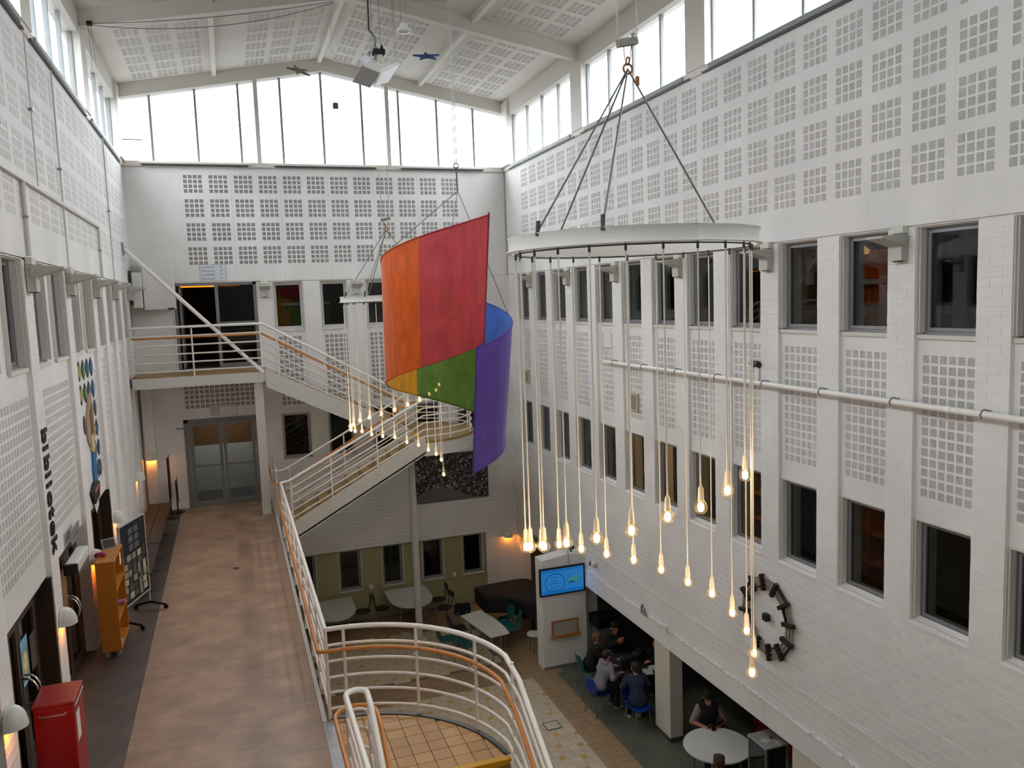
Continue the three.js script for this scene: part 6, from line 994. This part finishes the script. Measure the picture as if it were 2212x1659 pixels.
function person(label, pos, turn, o) {
  const T = thing('person', label, 'person', pos, turn), s = o.s || 1, S = (p) => p.map((q) => q * s), SY = o.seat ?? 0.47, ln = o.lean || 0.05;
  const y0 = SY + 0.075, pel = [0, y0, -0.05], chest = [0, y0 + 0.36 * s, -0.05 + ln], nb = [0, y0 + 0.5 * s, -0.04 + ln * 1.25], hc = add3(nb, [o.tilt || 0, 0.15 * s, 0.02 + (o.nod || 0) * 0.05]);
  const torso = [[[-0.085 * s, y0, -0.05], [0.085 * s, y0, -0.05], 0.105 * s, 0.105 * s], [pel, lerp3(pel, chest, 0.55), 0.125 * s, 0.118 * s], [lerp3(pel, chest, 0.5), chest, 0.118 * s, 0.128 * s], [add3(chest, [-0.07 * s, 0, 0]), add3(chest, [0.07 * s, 0, 0]), 0.11 * s, 0.11 * s], [add3(nb, [-0.14 * s, -0.045 * s, 0]), add3(nb, [0.14 * s, -0.045 * s, 0]), 0.062 * s, 0.062 * s]];
  const neck = [[add3(nb, [0, -0.04 * s, 0]), add3(hc, [0, -0.06 * s, -0.01]), 0.056 * s, 0.05 * s]];
  const legs = [], shoes = [], shins = [];
  for (const d of [-1, 1]) { const hip = [d * 0.09 * s, y0 - 0.005, -0.03], kn = [d * (o.knee || 0.11) * s, Math.max(SY + 0.06, 0.5 * s), 0.37 * s], an = [d * 0.11 * s, 0.085, (o.foot || 0.36) * s]; legs.push([hip, kn, 0.085 * s, 0.06 * s], [kn, an, 0.058 * s, 0.042 * s]); shoes.push([add3(an, [0, -0.045, -0.03]), add3(an, [d * 0.01, -0.05, 0.12 * s]), 0.036, 0.03]); }
  const arms = [], fore = [], hands = [];
  o.hands.forEach((h, i) => { const d = i ? 1 : -1, sh = add3(nb, [d * 0.17 * s, -0.055 * s, 0]), el = o.elbows[i], w = h.p; arms.push([sh, el, 0.05 * s, 0.042 * s]); fore.push([el, w, 0.041 * s, 0.027 * s]); hands.push(...[handBones(w, h.d, h.u || [0, 1, 0], (i ? -1 : 1), h.c ?? 0.45, s)]); });
  // body: one continuous surface, finer patches for head and hands merged into it
  const hb = (hc) => [[add3(hc, [0, 0.03 * s, -0.018 * s]), add3(hc, [0, 0.02 * s, 0.012 * s]), 0.086 * s, 0.08 * s], [add3(hc, [0, -0.01 * s, 0.02 * s]), add3(hc, [0, -0.075 * s, 0.05 * s]), 0.06 * s, 0.034 * s], [add3(hc, [0, 0.012 * s, 0.088 * s]), add3(hc, [0, -0.022 * s, 0.106 * s]), 0.009 * s, 0.013 * s], [add3(hc, [-0.03 * s, 0.032 * s, 0.082 * s]), add3(hc, [0.03 * s, 0.032 * s, 0.082 * s]), 0.011 * s, 0.011 * s], [add3(hc, [-0.016 * s, -0.048 * s, 0.083 * s]), add3(hc, [0.016 * s, -0.048 * s, 0.083 * s]), 0.009 * s, 0.009 * s], [add3(hc, [-0.086 * s, 0.012 * s, -0.01]), add3(hc, [-0.09 * s, -0.02 * s, -0.005]), 0.014 * s, 0.011 * s], [add3(hc, [0.086 * s, 0.012 * s, -0.01]), add3(hc, [0.09 * s, -0.02 * s, -0.005]), 0.014 * s, 0.011 * s]];
  const bend = (g, c, rx, ry) => { if (rx || ry) { g.translate(-c[0], -c[1], -c[2]); g.applyMatrix4(mk(0, 0, 0, rx, ry)); g.translate(...c); } return g; };
  const head = bend(netOf(hb(hc), 0.0045, 0.022), hc, o.nodX || 0, o.turnY || 0);
  const bodyG = mergeGeometries([netOf([...torso, ...neck, ...legs, ...arms, ...fore, [add3(hc, [0, 0.0, -0.01]), add3(hc, [0, -0.03, 0]), 0.06 * s, 0.05 * s]], 0.016, 0.04), head, ...hands.map((h) => netOf(h, 0.0035, 0.007))]);
  mesh('body', bodyG, std(o.skin || 0xb98a6c, 0.6), T);
  for (const d of [-1, 1]) { const e = new THREE.SphereGeometry(0.0105 * s, 12, 8); e.translate(hc[0] + d * 0.031 * s, hc[1] + 0.014 * s, hc[2] + 0.079 * s); mesh('eye', mergeGeometries([bend(e, hc, o.nodX || 0, o.turnY || 0)]), std(0x2a2320, 0.3), T); }
  // hair cap
  const hr = [[add3(hc, [0, 0.045 * s, -0.03 * s]), add3(hc, [0, 0.05 * s, 0.012 * s]), 0.094 * s, 0.085 * s], [add3(hc, [0, 0.02 * s, -0.055 * s]), add3(hc, [0, -0.04 * s, -0.055 * s]), 0.075 * s, 0.05 * s], [add3(hc, [-0.05 * s, 0.075 * s, 0.03 * s]), add3(hc, [0.05 * s, 0.08 * s, 0.03 * s]), 0.045 * s, 0.045 * s]];
  if (o.long) for (const d of [-1, 1]) hr.push([add3(hc, [d * 0.075 * s, 0.02 * s, -0.03 * s]), add3(hc, [d * 0.085 * s, -0.14 * s, -0.03 * s]), 0.035 * s, 0.03 * s]);
  const hf = boneField(hr, 0.02), lo = add3(hc, [-0.17, -0.25, -0.19]), hi = add3(hc, [0.17, 0.2, 0.15]);
  mesh('hair', bend(surfaceNet((x, y, z) => hf(x, y, z) + 0.003 * Math.sin(x * 210) * Math.sin(y * 170 + z * 190), lo, hi, 0.007), hc, o.nodX || 0, o.turnY || 0), std(o.hair || 0x1d1714, 0.75), T);
  const wr = (f) => 0; const cloth = (nm, bones, grow, col, k = 0.045) => mesh(nm, netOf(bones, 0.015, k, grow), std(col, 0.9), T);
  cloth('trousers', [torso[0], ...legs], 0.014, o.trousers || 0x1b1d26); cloth('shoes', shoes, 0.012, o.shoes || 0x8b8a86);
  const sleeves = o.sleeve === 'short' ? arms.map(([a, b, ra, rb]) => [a, lerp3(a, b, 0.98), ra, rb]) : o.sleeve === 'none' ? [] : [...arms, ...fore.map(([a, b, ra, rb]) => [a, lerp3(a, b, 0.93), ra, rb])];
  const up = torso.map((b, i) => i === 0 ? [add3(b[0], [0, 0.04, 0]), add3(b[1], [0, 0.04, 0]), b[2], b[3]] : b);
  cloth(o.topName || 'sweater', o.vest ? [...up] : [...up, ...sleeves], 0.018, o.top); if (o.vest) cloth('shirt', [...up.slice(2), ...sleeves], 0.012, o.vest);
  if (o.hood) cloth('hood', [[add3(nb, [-0.06, 0.0, -0.07]), add3(nb, [0.06, 0.0, -0.07]), 0.05, 0.05], [add3(nb, [-0.08, 0.01, -0.03]), add3(nb, [-0.05, 0.0, 0.06]), 0.03, 0.022], [add3(nb, [0.08, 0.01, -0.03]), add3(nb, [0.05, 0.0, 0.06]), 0.03, 0.022]], 0.01, o.top);
  return T;
}
{
  const P = (x, z) => [x, G0, z], tb = 0.735;
  person('person in a pale grey hoodie sitting on the blue chair and leaning over the table', P(6.7, -14.54), 1.75, { s: 0.94, lean: 0.16, elbows: [[-0.24, 0.78, 0.14], [0.26, 0.8, 0.16]], hands: [{ p: [-0.14, 0.77, 0.4], d: [0.3, -0.1, 1] }, { p: [0.2, 0.79, 0.46], d: [-0.15, -0.1, 1] }], top: 0x8d8a96, topName: 'hoodie', hood: true, hair: 0x3a2a22, nodX: 0.35, trousers: 0x23242c, shoes: 0x8d8b88 });
  person('child in a dark blue sweater seen from behind on the blue chair by the pillar', P(7.13, -13.76), Math.PI - 0.25, { s: 0.92, lean: 0.1, elbows: [[-0.26, 0.78, 0.12], [0.27, 0.79, 0.1]], hands: [{ p: [-0.18, 0.77, 0.36], d: [0.1, -0.1, 1] }, { p: [0.18, 0.77, 0.35], d: [-0.2, -0.1, 1] }], top: 0x2a3350, hair: 0x2a1d18, nodX: 0.3, trousers: 0x17181f, shoes: 0xb9b4ae });
  person('child in black with fair hair sitting on the teal chair', P(6.95, -15.53), 1.5, { s: 0.88, lean: 0.12, elbows: [[-0.23, 0.74, 0.14], [0.23, 0.75, 0.14]], hands: [{ p: [-0.12, 0.76, 0.36], d: [0.2, 0, 1] }, { p: [0.14, 0.76, 0.37], d: [-0.2, 0, 1] }], top: 0x191a1d, hair: 0x6d5233, nodX: 0.25 });
  person('person in black with hands raised facing the viewer across the crowded table', P(7.62, -15.72), 0.0, { s: 1.0, lean: 0.04, elbows: [[-0.24, 0.83, 0.1], [0.24, 0.83, 0.1]], hands: [{ p: [-0.05, 0.96, 0.26], d: [0.6, 0.5, 0.3], u: [0, 0.4, 1] }, { p: [0.06, 0.93, 0.27], d: [-0.6, 0.4, 0.3], u: [0, 0.4, 1] }], top: 0x17181a, hair: 0x120e0d, skin: 0xa87558, nodX: 0.05 });
  person('person in black leaning on one hand, partly hidden by the pale pillar', P(8.38, -14.8), -Math.PI / 2, { s: 0.98, lean: 0.14, elbows: [[-0.24, 0.8, 0.2], [0.24, 0.8, 0.2]], hands: [{ p: [-0.1, 0.98, 0.24], d: [0.2, 0.9, 0], u: [0, 0, 1] }, { p: [0.12, 0.78, 0.42], d: [-0.3, 0, 1] }], top: 0x151618, hair: 0x1a1412, skin: 0xb07a60, nodX: 0.2, turnY: 0.4 });
  person('person in a dark vest looking down at a phone behind the round table', P(7.76, -12.22), -0.3, { s: 1.04, lean: 0.06, elbows: [[-0.3, 0.76, 0.04], [0.3, 0.76, 0.04]], hands: [{ p: [-0.09, 0.74, 0.25], d: [0.7, 0.05, 0.5], u: [0, 0.8, 0.5], c: 0.6 }, { p: [0.1, 0.74, 0.25], d: [-0.7, 0.05, 0.5], u: [0, 0.8, 0.5], c: 0.6 }], top: 0x15171f, topName: 'vest', vest: 0x8d807e, sleeve: 'short', hair: 0x0f0b0a, long: true, nodX: 0.5, trousers: 0x222a44, skin: 0xb27c60 });
  person('person before the round table of whom only brown hair shows', P(6.73, -10.3), Math.PI - 0.6, { s: 0.95, lean: 0.12, elbows: [[-0.25, 0.76, 0.12], [0.25, 0.76, 0.12]], hands: [{ p: [-0.14, 0.76, 0.34], d: [0.2, 0, 1] }, { p: [0.14, 0.76, 0.34], d: [-0.2, 0, 1] }], top: 0x3a5a5c, hair: 0x3b2a1e, nodX: 0.3 });
  const ph = thing('phone', 'black phone held in both hands by the person in the vest', 'phone', [7.68, G0 + 0.765, -11.92], -0.3); const q = new MB().geo(rbox(0.075, 0.008, 0.15, 0.004)).build('case', M.black, ph); q.rotation.x = 0.5;
}
renderer.render(scene, camera);
